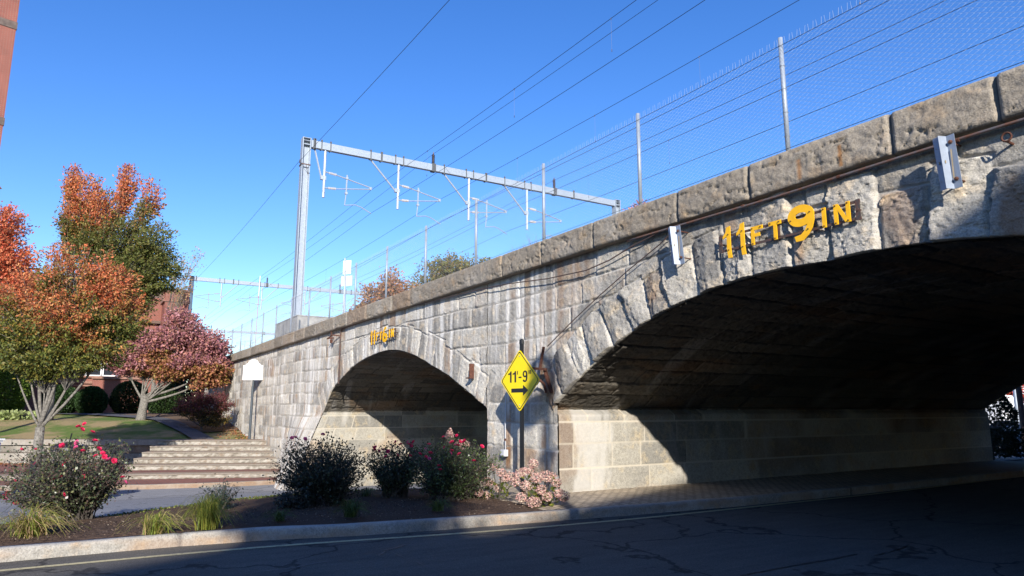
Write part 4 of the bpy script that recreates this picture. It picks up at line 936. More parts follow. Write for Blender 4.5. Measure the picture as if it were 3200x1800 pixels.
def make_tree(name, label, cat, loc, trunk_r, fork, blobs, colfn, leaf=.11, asp=.28, twigs=50, lpt=34, seed=1, rz=RZ, bark='bark', lean=(0, 0), group=None, droop=.25, forks=None, spray=.13, mat='leaf', limb_r=None, shell=.55, base_flare=1.35, twig_r=.008, crown='crown', tr='trunk', updir=.35, qmin=.5):
    rng = np.random.default_rng(seed); loc = (loc[0], loc[1], float(lawnz(loc[0], loc[1]))-.05) if (loc[0] < -42 and cat == 'tree' and loc[1] < 0 and name != 'far_tree') or name == 'maple_shrub' else loc
    T = thing(name, label, cat, loc, group, rz); g = G()
    fk = np.array([lean[0], lean[1], fork], float)
    g.tube([(0, 0, -.1), (lean[0]*.1, lean[1]*.1, fork*.15), (lean[0]*.45, lean[1]*.45, fork*.5), tuple(fk)], [trunk_r*base_flare, trunk_r*1.05, trunk_r*.9, trunk_r*.85], 10)
    PP = []; DD = []; LL = []
    for bi, B in enumerate(blobs):
        c = np.array(B[:3], float); r = np.array(B[3:6], float); nt = int(twigs*(B[6] if len(B) > 6 else 1))
        st = fk if forks is None else np.array(forks[bi % len(forks)], float)
        mid = st+(c-st)*.5+np.array([(c-st)[0]*.15, (c-st)[1]*.15, -.05*np.linalg.norm(c-st)])+rng.normal(0, .12, 3)
        main = bez(st, mid, c+np.array([0, 0, r[2]*.3]), 9); lr = limb_r or trunk_r*.5
        g.tube([tuple(p) for p in main], list(np.linspace(lr, lr*.15, 9)*rng.uniform(.5, 1.1)), 6)
        for k in range(nt):
            q = rng.uniform(qmin, 1); s0 = main[int(q*8)]
            d = norm(rng.normal(0, 1, 3)); rad = rng.uniform(shell, 1.0)**.7
            e = c+d*r*rad; e[2] += 0
            if e[2] < c[2]-r[2]*.9: e[2] = c[2]-r[2]*.9
            m = s0*.45+e*.55+np.array([0, 0, .12*np.linalg.norm(e-s0)*np.sign(.5-droop)])
            tw = bez(s0, m, e, 7)
            g.tube([tuple(p) for p in tw[::2]], [twig_r*2.2, twig_r*1.6, twig_r, twig_r*.6], 3, False)
            t = rng.uniform(.35, 1.05, lpt); idx = np.clip(t*6, 0, 5.999); i0 = idx.astype(int); f = (idx-i0)[:, None]
            p = tw[i0]*(1-f)+tw[i0+1]*f; dr = norm(tw[i0+1]-tw[i0])
            p = p+rng.normal(0, 1, p.shape)*spray*np.array([1, 1, .6])
            d2 = norm(dr*.7+rng.normal(0, .55, p.shape)+np.array([0, 0, -droop+updir*0]))
            PP.append(p); DD.append(d2); LL.append(leaf*rng.uniform(.65, 1.25, lpt))
    g.out(tr, M[bark], T, True)
    P = np.concatenate(PP); D = np.concatenate(DD); L = np.concatenate(LL); V, F = leafgeo(P, D, L, asp, rng)
    c = colfn(P, rng); c = np.clip(c*rng.uniform(.7, 1.3, (len(c), 1)), 0, 1); c = np.repeat(c, 4, 0)
    mesh(crown, V, F, M[mat], T, False, col=c); return T
def pal(rng, n, cols, w=None):
    cols = np.array(cols, float); return cols[rng.choice(len(cols), n, p=w)]
OR = [(.62,.17,.06), (.55,.20,.09), (.50,.13,.06), (.60,.27,.10)]; GR = [(.12,.14,.03), (.17,.18,.035), (.09,.12,.03), (.24,.20,.04)]; MI = [(.42,.21,.06), (.32,.20,.05), (.26,.19,.05), (.45,.17,.07)]
def zcol(z0, z1, low, mid, top, nz=.8, ux=0):
    def f(P, rng):
        n = len(P); h = (P[:, 2]-z0)/(z1-z0)+(fbm(P[:, 0]*.9+7, P[:, 2]*.9+P[:, 1], 4, 3)-.5)*nz*2+rng.normal(0, .10, n)+ux*P[:, 0]
        return np.where((h < .33)[:, None], pal(rng, n, low), np.where((h < .62)[:, None], pal(rng, n, mid), pal(rng, n, top)))
    return f
make_tree('autumn_tree', 'autumn street tree nearest the steps, orange crown turning green at the bottom', 'tree', (-32.9, -9.25, -1.15), .19, 2.05,
    [(.76, 0, 8.3, 1.7, 1.8, 1.25, 1.1), (2.2, .3, 7.5, 1.15, 1.4, 1.1), (-.8, 0, 7.3, 1.6, 1.6, 1.3), (1.1, -.4, 6.3, 2.1, 2.0, 1.1, 1.5), (-.9, 0, 5.3, 1.7, 1.7, .9, 1.2), (1.6, -.2, 5.0, 1.7, 1.6, .85, 1.2), (2.7, .2, 6.2, .8, 1.2, .9, .7), (.1, -.3, 4.55, 1.5, 1.4, .5), (-2.2, .2, 6.3, 1.3, 1.4, 1.3)],
    zcol(4.6, 8.6, GR, MI, OR), leaf=.125, asp=.26, twigs=95, lpt=72, seed=3, forks=[(-.06, 0, 2.0), (.06, 0, 2.05), (0, .05, 1.95)], droop=.45, limb_r=.075, spray=.11)
make_tree('autumn_tree', 'taller autumn tree with olive crown and orange tips reaching above the others', 'tree', (-51.0, -9.6, .7), .24, 4.2,
    [(0.4, 0, 12.6, 1.0, 1.3, 1.3, .8), (1.6, 0, 11.3, 1.3, 1.4, 1.3, .9), (0.99, 0, 14.12, 1.2, 1.48, 1.61, 0.8), (-0.12, 0, 15.23, 0.5, 0.74, 1.0, 0.35), (2.23, 0.2, 13.13, 1.24, 1.61, 1.61, 0.9), (3.53, 0, 14.9, 0.55, 0.86, 1.5, 0.5), (4.99, 0, 13.83, 0.6, 0.86, 1.6, 0.45), (3.47, 0, 11.4, 2.1, 2.1, 1.48, 1.3), (5.61, 0, 11.1, 1.2, 1.61, 1.48), (6.05, 0.2, 9.18, 1.3, 1.73, 1.48), (4.33, 0, 9.18, 2.0, 2.22, 1.61, 1.2), (4.6, 0, 7.4, 1.2, 1.5, 1.3, 1.0)],
    zcol(9.0, 15.8, [(.13,.15,.035), (.18,.18,.045), (.10,.12,.03), (.15,.13,.035)], [(.16,.16,.04), (.26,.20,.05), (.30,.17,.05), (.13,.14,.035)], OR, .6), leaf=.18, asp=.24, twigs=85, lpt=60, seed=7, droop=.1, spray=.15)
make_tree('autumn_tree', 'orange-red autumn tree at the left edge behind the street tree', 'tree', (-44.2, -13.0, .6), .22, 3.5,
    [(.6, 0, 10.9, 1.35, 1.5, 1.3), (-.9, 0, 9.8, 1.5, 1.5, 1.5), (1.3, 0, 9.2, 1.3, 1.5, 1.1), (-.2, 0, 8.0, 1.9, 1.7, 1.2), (1.9, 0, 7.6, 1.2, 1.4, .9)],
    lambda P, rng: pal(rng, len(P), [(.68,.15,.07), (.62,.20,.09), (.58,.11,.05), (.66,.24,.11)]), leaf=.15, asp=.26, twigs=95, lpt=68, seed=11, droop=.3, bark='barkdark')
PK = [(.44,.19,.21), (.52,.26,.27), (.36,.14,.16), (.48,.20,.18), (.30,.16,.12), (.50,.24,.16)]
def pinkcol(P, rng):
    n = len(P); q = fbm(P[:, 0]*.8, P[:, 2]*.8+3, 8, 3); h = (P[:, 2] < 4.2) & (q > .52)
    return np.where(h[:, None], pal(rng, n, [(.42,.18,.08), (.36,.14,.10), (.28,.20,.05), (.45,.22,.10)]), pal(rng, n, PK))
make_tree('dogwood_tree', 'dusty pink dogwood tree with a pale forked trunk on the lawn', 'tree', (-48.3, -4.8, 1.0), .27, 1.5,
    [(-0.18, 0.0, 3.56, 1.55, 1.64, 0.73), (-1.46, 0.0, 3.65, 0.91, 1.19, 0.55), (0.91, 0.0, 4.75, 1.83, 1.83, 0.91, 1.3), (2.19, 0.0, 5.39, 1.73, 1.83, 1.0, 1.3), (3.83, 0.0, 4.66, 1.37, 1.46, 0.91, 1.1), (2.92, 0.0, 3.56, 1.92, 1.64, 0.64, 1.2), (4.2, 0.18, 3.29, 1.1, 1.1, 0.55), (1.73, 0.0, 3.2, 1.37, 1.28, 0.46), (2.01, 0.0, 6.39, 0.91, 1.1, 0.46, 0.6), (-0.18, 0.0, 4.84, 1.1, 1.19, 0.73), (4.0, 0.4, 4.4, .8, 1.2, 0.6), (3.9, 0.6, 2.6, 1.0, 1.2, 0.5)],
    pinkcol, leaf=.18, asp=.30, twigs=85, lpt=52, seed=17, forks=[(-.1, 0, 1.35), (.1, 0, 1.1)], droop=.5, limb_r=.085, lean=(.15, 0), spray=.15)
make_tree('sparse_tree', 'sparse half-bare tree with few yellow leaves right of the olive tree', 'tree', (-66.2, -2.9, 1.2), .18, 5.0,
    [(1.5, 0, 12.0, .8, 1, 1.0), (2.6, 0, 13.4, .9, 1, 1.1, .8), (2.1, 0, 10.9, .7, 1, .8), (1.2, 0, 13.3, .7, 1, 1.0, .7)],
    lambda P, rng: pal(rng, len(P), [(.55,.33,.12), (.50,.26,.13), (.42,.30,.14)]), leaf=.16, asp=.25, twigs=22, lpt=14, qmin=.3, limb_r=.04, twig_r=.008, seed=23)
MR = [(.17,.05,.055), (.13,.04,.045), (.22,.07,.07), (.12,.06,.03)]
make_tree('maple_shrub', 'low spreading maroon maple shrub in front of the shaded end of the wall', 'shrub', (-43.6, -2.0, .45), .07, .3,
    [(-.8, 0, 1.75, .8, .9, .35), (.2, 0, 2.05, 1.0, 1.0, .35), (1.1, 0, 1.6, .7, .9, .5), (-.2, 0, 1.2, 1.2, 1.0, .6, 1.4), (.7, 0, .75, 1.0, .9, .45, 1.2), (-1.25, 0, 1.25, .4, .6, .3, .5)],
    lambda P, rng: np.where((P[:, 2] < 1.15+rng.normal(0, .2, len(P)))[:, None], pal(rng, len(P), [(.04,.05,.02), (.07,.06,.02), (.28,.18,.03), (.05,.04,.02)]), pal(rng, len(P), MR)), leaf=.11, asp=.2, twigs=60, lpt=34, seed=29, bark='barkdark', droop=.6, spray=.09)

def topiary(label, loc, r, h, seed, cols=((.035,.075,.02), (.05,.10,.028), (.028,.06,.018)), cat='shrub', name='clipped_shrub', n=11000, leaf=.15, power=.45, group=None):
    rng = np.random.default_rng(seed); loc = (loc[0], loc[1], float(lawnz(loc[0], loc[1]))-.03) if loc[0] < -42 else loc
    T = thing(name, label, cat, loc, group)
    th = rng.uniform(0, 2*np.pi, n); zt = rng.uniform(0, 1, n); prof = np.sin(np.pi*np.clip(zt*.93+.07, 0, 1))**power
    lump = 1+.10*(fbm(th*2.5, zt*5, seed, 3)-.5)*2; rr = r*prof*lump*(1-.22*rng.uniform(0, 1, n)**2)
    P = np.stack([np.cos(th)*rr, np.sin(th)*rr, .08+zt*h], 1); D = norm(np.stack([np.cos(th), np.sin(th), (zt-.35)*1.4], 1)+rng.normal(0, .6, (n, 3)))
    V, F = leafgeo(P, D, leaf*rng.uniform(.7, 1.3, n), .34, rng); c = np.repeat(pal(rng, n, cols)*rng.uniform(.7, 1.3, (n, 1)), 4, 0)
    mesh('foliage', V, F, M['leaf'], T, False, col=c); g = G(); g.tube([(0, 0, -.1), (.02, 0, h*.8)], [.06, .02], 6)
    for k in range(10):
        a = k*.9; g.tube([(0, 0, .1+.03*k), (math.cos(a)*r*.6, math.sin(a)*r*.6, h*(.3+.05*k))], [.02, .008], 4, False)
    g.out('stems', M['barkdark'], T); return T
topiary('dark clipped yew mound at the left of the clipped pair', (-60.4, -9.3, 1.25), 1.25, 1.95, 31)
topiary('rounder clipped yew mound at the right of the clipped pair, in sun', (-59.0, -7.35, 1.25), .95, 1.85, 32)
topiary('yellow-green conical arborvitae at the far left behind the street tree', (-57, -12.1, 1.2), 1.15, 4.0, 33, ((.14,.22,.03), (.18,.26,.04), (.10,.17,.03)), 'shrub', 'conical_shrub', 12000, .16, .75)
topiary('dark loose evergreen shrub just left of the dogwood trunk', (-60.0, -4.9, 1.25), 1.2, 2.3, 34, ((.05,.07,.02), (.09,.11,.03), (.03,.05,.02)), n=7000, leaf=.17)
topiary('dark evergreen shrub right of the dogwood trunk', (-58.6, -2.6, 1.2), 1.25, 1.8, 35, ((.03,.06,.018), (.05,.09,.025)), n=9000)
topiary('tall dark evergreen mass behind the maroon shrub', (-60.5, -.9, 1.1), 1.5, 3.6, 36, ((.02,.035,.015), (.03,.045,.018)), n=9000, leaf=.19)
for i, (x, y) in enumerate([(-53.5, -12.6), (-53.2, -11.7), (-52.8, -10.9)]):
    topiary(['pale variegated hosta clump at the far left of the bed', 'pale variegated hosta clump, middle of the row by the arborvitae', 'pale variegated hosta clump nearest the street tree trunk'][i], (x, y, 1.05), .55, .35, 60+i, ((.45,.50,.22), (.35,.42,.15)), 'plant', 'hosta_clump', 200, .26, .5, 'pale hosta clumps along the lawn')

# trees beyond the railway
YG = [(.26,.22,.05), (.20,.20,.05), (.33,.22,.07), (.15,.16,.05)]
make_tree('far_tree', 'small orange tree beyond the fence, left of the olive one', 'tree', (-67.5, 14.5, -1), .22, 7, [(2.0, 0, 14.0, 1.9, 2, 1.4), (3.9, 0, 15.4, 1.6, 2, 1.4), (5.5, 0, 14.3, 1.5, 2, 1.3), (3.3, 0, 12.4, 2.9, 2, 1.3), (.9, 0, 12.2, 1.6, 2, 1.0)],
    lambda P, rng: pal(rng, len(P), [(.50,.24,.10), (.45,.20,.09), (.35,.22,.08)]), leaf=.26, asp=.3, twigs=60, lpt=30, seed=41, spray=.25, group='trees beyond the railway')
make_tree('far_tree', 'broad olive and gold tree beyond the fence at the centre', 'tree', (-66, 24.5, -1), .3, 8, [(-1.8, 0, 16.7, 2.2, 3, 1.9, 1.2), (.2, 0, 17.9, 1.8, 3, 1.6), (2.8, 0, 17.5, 2.1, 3, 1.8, 1.2), (4.8, 0, 16.7, 1.6, 2, 1.6), (-2.3, 0, 14.6, 2.6, 3, 2.0, 1.3), (1.2, 0, 14.9, 3.0, 3, 2.2, 1.5), (4.4, 0, 14.9, 2.4, 3, 1.9, 1.2)],
    lambda P, rng: pal(rng, len(P), YG), leaf=.28, asp=.3, twigs=70, lpt=34, seed=43, spray=.25, group='trees beyond the railway')
make_tree('far_tree', 'bare grey tree with thin twigs beyond the fence', 'tree', (-60.5, 32.5, -1), .22, 12, [(-2.6, 0, 18.5, 1.5, 2, 2.0), (-.8, 0, 19.8, 1.4, 2, 2.0), (1.0, 0, 19.9, 1.4, 2, 1.8), (2.8, 0, 18.6, 1.3, 2, 2)],
    lambda P, rng: pal(rng, len(P), [(.40,.28,.24)]), leaf=.12, twigs=34, lpt=3, seed=47, spray=.2, twig_r=.012, limb_r=.06, group='trees beyond the railway')
make_tree('far_tree', 'tip of an orange tree just showing above the parapet at the right', 'tree', (-43.4, 31.8, -1), .25, 10, [(-1.2, 0, 18.9, .8, 1.0, .8), (-.2, 0, 19.7, .7, 1, .8), (-.6, 0, 17.6, 1.5, 1.5, .8)],
    lambda P, rng: pal(rng, len(P), [(.58,.25,.13), (.55,.20,.12)]), leaf=.2, asp=.3, twigs=44, lpt=16, seed=49, spray=.2, group='trees beyond the railway')

# ---- planted island
RL = [(.055,.08,.038), (.075,.095,.048), (.11,.07,.055), (.065,.052,.045), (.15,.155,.065), (.10,.115,.06)]
bloomM = {}
def bloom_mesh(kind):
    if kind in bloomM: return bloomM[kind]
    rng = np.random.default_rng(5); V = []; F = []; C = []
    base = {'red': (.82,.03,.12), 'pink': (.85,.12,.30)}[kind]
    for ring_, (n, r, tilt) in enumerate([(5, .036, .25), (5, .030, .7), (4, .018, 1.2)]):
        for k in range(n):
            a = 2*math.pi*(k+.5*ring_)/n; d = Vector((math.cos(a)*math.cos(tilt), math.sin(a)*math.cos(tilt), math.sin(tilt))); s = Vector((-math.sin(a), math.cos(a), 0))
            b = len(V); V += [tuple(d*.004), tuple(d*r*.6+s*r*.55), tuple(d*r+s*r*.3+Vector((0, 0, .004))), tuple(d*r-s*r*.3), tuple(d*r*.6-s*r*.55)]; F.append([b, b+1, b+2, b+3, b+4])
            c = np.array(base)*rng.uniform(.75, 1.2); C += [np.clip(c, 0, 1)]*5
    o = mesh('bloom', V, F, M['petal'], None, False, col=np.array(C)); me = o.data; bpy.data.objects.remove(o); bloomM[kind] = me; return me
def rose_bush(label, loc, w, h, seed, nb, base_w=.18, twigs=150, lpt=17, lean=0, cols=RL, kind='red', gap=.25, leaf=.042, tall=None, name='rose_bush', fpos=None):
    rng = np.random.default_rng(seed); T = thing(name, label, 'shrub', loc, None, RZ); g = G(); PP = []; DD = []; LL = []; tips = []
    for k in range(twigs):
        a = rng.uniform(0, 2*np.pi); b0 = np.array([math.cos(a)*base_w*rng.uniform(.1, 1), math.sin(a)*base_w*rng.uniform(.1, 1), -.03])
        d = norm(rng.normal(0, 1, 3)); rr = rng.uniform(.4, 1)**.5*(.72+.55*float(vn(np.array([math.atan2(d[2], d[0])*2.2+seed*3.1]), np.array([d[1]*1.5+7.]), seed)[0]))
        e = np.array([d[0]*w/2*rr+lean*.3, d[1]*w/2*rr, h*(gap+(1-gap)*(.5+.5*d[2]*rr))])
        m = np.array([e[0]*.35, e[1]*.35, e[2]*.55]); tw = bez(b0, m, e, 9)
        g.tube([tuple(p) for p in tw[::2]], [.011, .009, .006, .004, .002], 4, False)
        tips.append(e)
        t = rng.uniform(.42, 1.03, lpt); idx = np.clip(t*8, 0, 7.999); i0 = idx.astype(int); f = (idx-i0)[:, None]
        p = tw[i0]*(1-f)+tw[i0+1]*f+rng.normal(0, .045, (lpt, 3)); PP.append(p); DD.append(norm(rng.normal(0, 1, (lpt, 3))+np.array([0, 0, .1]))); LL.append(leaf*rng.uniform(.6, 1.35, lpt))
    g.out('stems', M['barkdark'], T)
    P = np.concatenate(PP); D = np.concatenate(DD); L = np.concatenate(LL); V, F = leafgeo(P, D, L, .38, rng); c = np.repeat(pal(rng, len(P), cols)*rng.uniform(.6, 1.4, (len(P), 1)), 4, 0)
    mesh('foliage', V, F, M['glossleaf'], T, False, col=c)
    tips = np.array(tips); tips = tips[np.argsort(-(tips[:, 2]/h-.5*tips[:, 1]/w+rng.uniform(0, .55, len(tips))))]
    pos = [tuple(t) for t in tips[:nb]] if fpos is None else fpos
    for i, t in enumerate(pos):
        o = bpy.data.objects.new('bloom', bloom_mesh('pink' if i % 5 == 4 else kind)); COL.objects.link(o); o.parent = T
        o.location = (t[0]*1.04, t[1]-.06, t[2]+.04); o.rotation_euler = (rng.uniform(.1, 1.2), rng.uniform(-.5, .5), rng.uniform(0, 6)); s = rng.uniform(.85, 1.3); o.scale = (s, s, s)
    return T
def q2(px, py, d, x0, zb): return ((px-x0)*d/2203., rng0.uniform(-.45, -.2), (1280-py)*d/2203.+1.57-zb)
rng0 = np.random.default_rng(9)
# blooms of the front bush, local metres (right, depth, up)
f1 = [(-.02,-.1,1.30),(-.06,-.12,1.34),(.13,-.1,1.26),(.04,-.15,1.38),(.05,-.3,1.12),(.24,-.2,1.14),(-.70,-.3,1.02),(-.12,-.35,1.08),(.17,-.35,1.00),(-.46,-.35,.83),(.0,-.45,.82),(.36,-.3,1.03),(.42,-.3,.97),(.45,-.3,.92),(.52,-.3,.88),(.56,-.25,.86),(-.75,-.3,.58),(-.90,-.2,.40),(-.93,-.2,.36),(-.88,-.25,.33),(-.10,-.5,.62),(-.03,-.45,.65),(.24,-.4,.66),(.68,-.2,.62),(.72,-.2,.55),(-.63,-.4,.28),(.0,-.4,.40),(.33,-.3,.93),(-.5,-.3,1.02),(.1,-.4,1.06)]
rose_bush('big rose bush with crimson blooms in the sun at the left end of the island', (-12.35, -7.85, -.06), 1.85, 1.22, 3, 0, .16, 440, 30, leaf=.038, lean=-.85, gap=.16, fpos=f1)
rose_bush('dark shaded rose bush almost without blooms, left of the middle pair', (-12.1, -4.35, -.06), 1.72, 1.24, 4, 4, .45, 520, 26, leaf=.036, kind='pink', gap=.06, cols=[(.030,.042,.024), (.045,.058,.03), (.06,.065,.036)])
rose_bush('low dark shrub spilling from the foot of the shaded bush', (-11.75, -4.95, -.06), .75, .42, 14, 0, .25, 60, 18, gap=.1, cols=[(.03,.04,.028), (.05,.055,.04)], name='low_shrub')
rose_bush('narrow rose bush with pink blooms between the dark bush and the wide one', (-12.35, -2.95, -.06), 1.25, 1.12, 5, 13, .28, 340, 24, leaf=.036, gap=.22, cols=[(.04,.062,.032), (.06,.08,.04), (.075,.085,.045)])
rose_bush('wide rose bush with crimson blooms behind the kerb beside the hydrangeas', (-11.45, -2.25, -.05), 1.70, 1.14, 6, 24, .45, 520, 24, leaf=.036, gap=.12, cols=[(.06,.09,.035), (.09,.13,.045), (.055,.07,.035), (.12,.15,.055)])
rose_bush('small airy shrub with blue-grey twigs above a grass clump', (-12.3, -5.95, -.08), .62, .55, 8, 0, .05, 50, 12, gap=.3, cols=[(.05,.065,.06), (.07,.08,.07)], leaf=.04, name='airy_shrub')
def hydrangea(label, loc, heads, seed, leaves=90):
    rng = np.random.default_rng(seed); T = thing('hydrangea', label, 'shrub', loc, None, RZ); g = G(); PP = []; DD = []; LL = []
    for hx, hy, hz, r, tall in heads:
        m = np.array([hx*.4, hy*.4, hz*.5]); tw = bez(np.array([hx*.12, hy*.12, -.03]), m, np.array([hx, hy, hz]), 7); g.tube([tuple(p) for p in tw], [.008]*7, 4, False)
        k = max(5, leaves//len(heads)); t = rng.uniform(.3, .97, k); idx = np.clip(t*6, 0, 5.99); i0 = idx.astype(int); f = (idx-i0)[:, None]
        PP.append(tw[i0]*(1-f)+tw[i0+1]*f+rng.normal(0, .03, (k, 3))); DD.append(norm(rng.normal(0, 1, (k, 3))*np.array([1, 1, .6])+np.array([0, 0, .15]))); LL.append(.11*rng.uniform(.6, 1.2, k))
    g.out('stems', M['barkdark'], T); P = np.concatenate(PP); D = np.concatenate(DD); L = np.concatenate(LL); V, F = leafgeo(P, D, L, .3, rng)
    mesh('foliage', V, F, M['leaf'], T, False, col=np.repeat(pal(rng, len(P), [(.14,.17,.03), (.09,.13,.03), (.20,.20,.04), (.07,.09,.03)])*rng.uniform(.7, 1.3, (len(P), 1)), 4, 0))
    for hx, hy, hz, r, tall in heads:
        n = int(330*(r/.1)**2*(1+.5*(tall-1))); d = norm(rng.normal(0, 1, (n, 3))); R_ = np.array([r, r, r*tall*.85]); tp = 1-.45*(d[:, 2:3] > 0)*d[:, 2:3]*(tall > 1.3)
        lump = 1+.16*(vn(d[:, 0]*4+hx*9, d[:, 1]*4+d[:, 2]*3, 3)[:, None]-.5)*2
        p = d*R_*np.concatenate([tp, tp, np.ones_like(tp)], 1)*lump*rng.uniform(.82, 1.02, (n, 1)); dd = norm(ortho(d)*rng.choice([-1, 1], (n, 1))+rng.normal(0, .35, (n, 3)))
        V, F = leafgeo(p, dd, .021*rng.uniform(.8, 1.3, n), .5, rng)
        o = mesh('flower_head', V, F, M['petal'], T, False, col=np.repeat(pal(rng, n, [(.78,.48,.42), (.70,.38,.34), (.82,.60,.50), (.60,.32,.27), (.78,.64,.48)])*rng.uniform(.8, 1.15, (n, 1)), 4, 0)); o.location = (hx, hy, hz+r*.4)
    return T
hydrangea('pink hydrangea in full sun at the right end of the island by the setts', (-9.96, -1.36, -.01), [(-.10,0,.66,.085,1.1),(-.26,0,.52,.09,1),(.10,-.1,.44,.13,.9),(-.05,-.1,.42,.11,1),(.28,0,.34,.09,1),(.02,-.2,.25,.09,1),(.40,.0,.12,.11,1),(-.22,-.1,.30,.10,1),(-.30,-.15,.12,.10,1),(-.1,-.25,.05,.12,.9),(.12,-.2,.14,.09,1),(.22,.1,.46,.07,1),(-.4,0,.36,.09,1),(-.15,0,.55,.06,1),(.30,-.15,.20,.08,1)], 3, 150)
hydrangea('half-shaded pink hydrangea left of the sunny one, under the wide rose bush', (-10.99, -1.55, -.04), [(-.20,0,.30,.11,1),(-.1,.2,.55,.09,1),(.22,0,.40,.10,1),(.10,0,.38,.09,1),(-.22,-.05,.10,.08,1),(-.42,0,.34,.10,1),(-.36,.1,.52,.08,1),(-.34,-.1,.14,.08,1),(.05,-.1,.48,.09,1),(.35,0,.45,.08,1),(.0,.1,.2,.08,1)], 4, 80)
hydrangea('tall hydrangea with one upright pink cone of flowers above the rose bushes', (-12.2, -1.9, -.08), [(-.02, 0, 1.12, .085, 2.1), (.22, -.05, .92, .15, .8)], 6, 46)
def grass_clump(label, loc, w, h, n, seed, cols):
    rng = np.random.default_rng(seed); T = thing('grass_clump', label, 'plant', loc, 'grass clumps along the kerb'); V = []; F = []; C = []
    for k in range(n):
        a = rng.uniform(0, 2*np.pi); d = np.array([math.cos(a), math.sin(a)]); L = rng.uniform(.45, 1)*h*1.7; out = rng.uniform(.3, 1.6)*w/2; b = rng.normal(0, w*.09, 2); wd = rng.uniform(.003, .0065); s = np.array([-d[1], d[0]])*wd
        top = L*rng.uniform(.45, .7); c = pal(rng, 1, cols)[0]*rng.uniform(.7, 1.3); b0 = len(V)
        for i in range(6):
            t = i/5; p = b+d*out*t**1.3; z = top*math.sin(math.pi*min(t*(.50+.55*out/w), 1)); ww = s*(1-t)**.6
            V += [(p[0]-ww[0], p[1]-ww[1], z), (p[0]+ww[0], p[1]+ww[1], z+.002)]; C += [c, c]
        F += [[b0+2*i, b0+2*i+1, b0+2*i+3, b0+2*i+2] for i in range(5)]
    mesh('blades', V, F, M['leaf'], T, False, col=np.array(C)); return T
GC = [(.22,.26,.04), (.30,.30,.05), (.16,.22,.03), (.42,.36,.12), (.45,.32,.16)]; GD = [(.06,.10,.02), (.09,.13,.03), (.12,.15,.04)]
for lb, l, w, h, n, s, c in (('tan and yellow-green grass clump at the far left before the big rose bush', (-10.95, -8.4, -.02), .72, .36, 420, 1, GC+[(.40,.27,.15)]), ('open sunny grass clump between the big rose bush and the kerb', (-10.35, -7.05, -.0), .62, .27, 190, 2, GC),
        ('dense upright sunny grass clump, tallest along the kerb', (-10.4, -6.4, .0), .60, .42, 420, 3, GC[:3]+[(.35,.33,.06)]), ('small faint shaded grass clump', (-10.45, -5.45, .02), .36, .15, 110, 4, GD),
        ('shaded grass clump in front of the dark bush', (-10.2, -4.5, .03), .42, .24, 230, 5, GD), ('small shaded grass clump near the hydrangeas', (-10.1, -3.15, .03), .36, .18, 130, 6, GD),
        ('grey-green grass tuft behind the kerb between the two dark bushes', (-12.9, -3.3, -.08), .4, .2, 110, 7, GD), ('thin yellowish grass clump cut by the left edge of the picture', (-11.4, -8.95, -.02), .5, .3, 110, 8, GC)):
    grass_clump(lb, l, w, h, n, s, c)
# ground cover and litter
def scatter(name, label, n, region, size, cols, seed, zf, kind='stuff', flat=.25):
    rng = np.random.default_rng(seed); P = region(rng, n); P = np.concatenate([P, zf(P[:, 0], P[:, 1])[:, None]], 1); a = rng.uniform(0, 6.28, len(P)); D = norm(np.stack([np.cos(a), np.sin(a), rng.normal(0, flat, len(P))], 1))
    V, F = leafgeo(P, D, size*rng.uniform(.5, 1.4, len(P)), .35, rng); o = mesh(name, V, F, M['leaf'], None, False, col=np.repeat(pal(rng, len(P), cols)*rng.uniform(.6, 1.3, (len(P), 1)), 4, 0)); setp(o, label, 'leaves' if 'leav' in name else 'ground cover', None, kind)
LF = [(.35,.13,.05), (.28,.12,.06), (.40,.22,.07), (.22,.12,.07)]
scatter('fallen_leaves', 'brown and orange fallen leaves gathered at the foot of the wall and along the steps', 1500, lambda r, n: np.concatenate([(lambda y: np.stack([WL(y)+.3+np.abs(r.normal(0, .8, n//2)), y], 1))(r.uniform(-14, -6.3, n//2)), np.stack([r.uniform(-46, -37.2, n//2), -np.abs(r.normal(0, .5, n//2))-.1], 1)]), .09, LF, 5, lambda x, y: np.where(x > WL(y), -1.08, lawnz(x, y)+.05))
scatter('mulch_debris', 'small wood chips and dry leaves strewn over the dark mulch', 5000, lambda r, n: (lambda y: np.stack([-12.85+r.uniform(0, 1, n)*(np.interp(y, [p_[1] for p_ in KP], [p_[0] for p_ in KP])-.2+12.85), y], 1))(r.uniform(-9.5, -1.6, n)), .022, [(.20,.14,.10), (.12,.08,.06), (.30,.24,.18), (.07,.05,.04), (.05,.035,.03)], 6, lambda x, y: np.interp(x, [-16, -12.9, -11.5, -10.1, -9.7], [-.1, -.06, .03, .035, -.01]))
scatter('ground_cover', 'thin moss and weeds along the back edge of the mulch', 3500, lambda r, n: (lambda y: np.stack([np.interp(y, [-14, -9, -7.6, -6.8, -5.2, -3.4, -1.2], [-12.9, -12.9, -13.0, -13.6, -14.6, -15.0, -14.5])+.15+np.abs(r.normal(0, .22, n)), y], 1))(r.uniform(-9, -2.5, n)), .035, [(.16,.20,.04), (.10,.14,.03), (.22,.22,.06)], 7, lambda x, y: np.interp(x, [-16, -10], [-.15, 0])+.01, flat=.9)

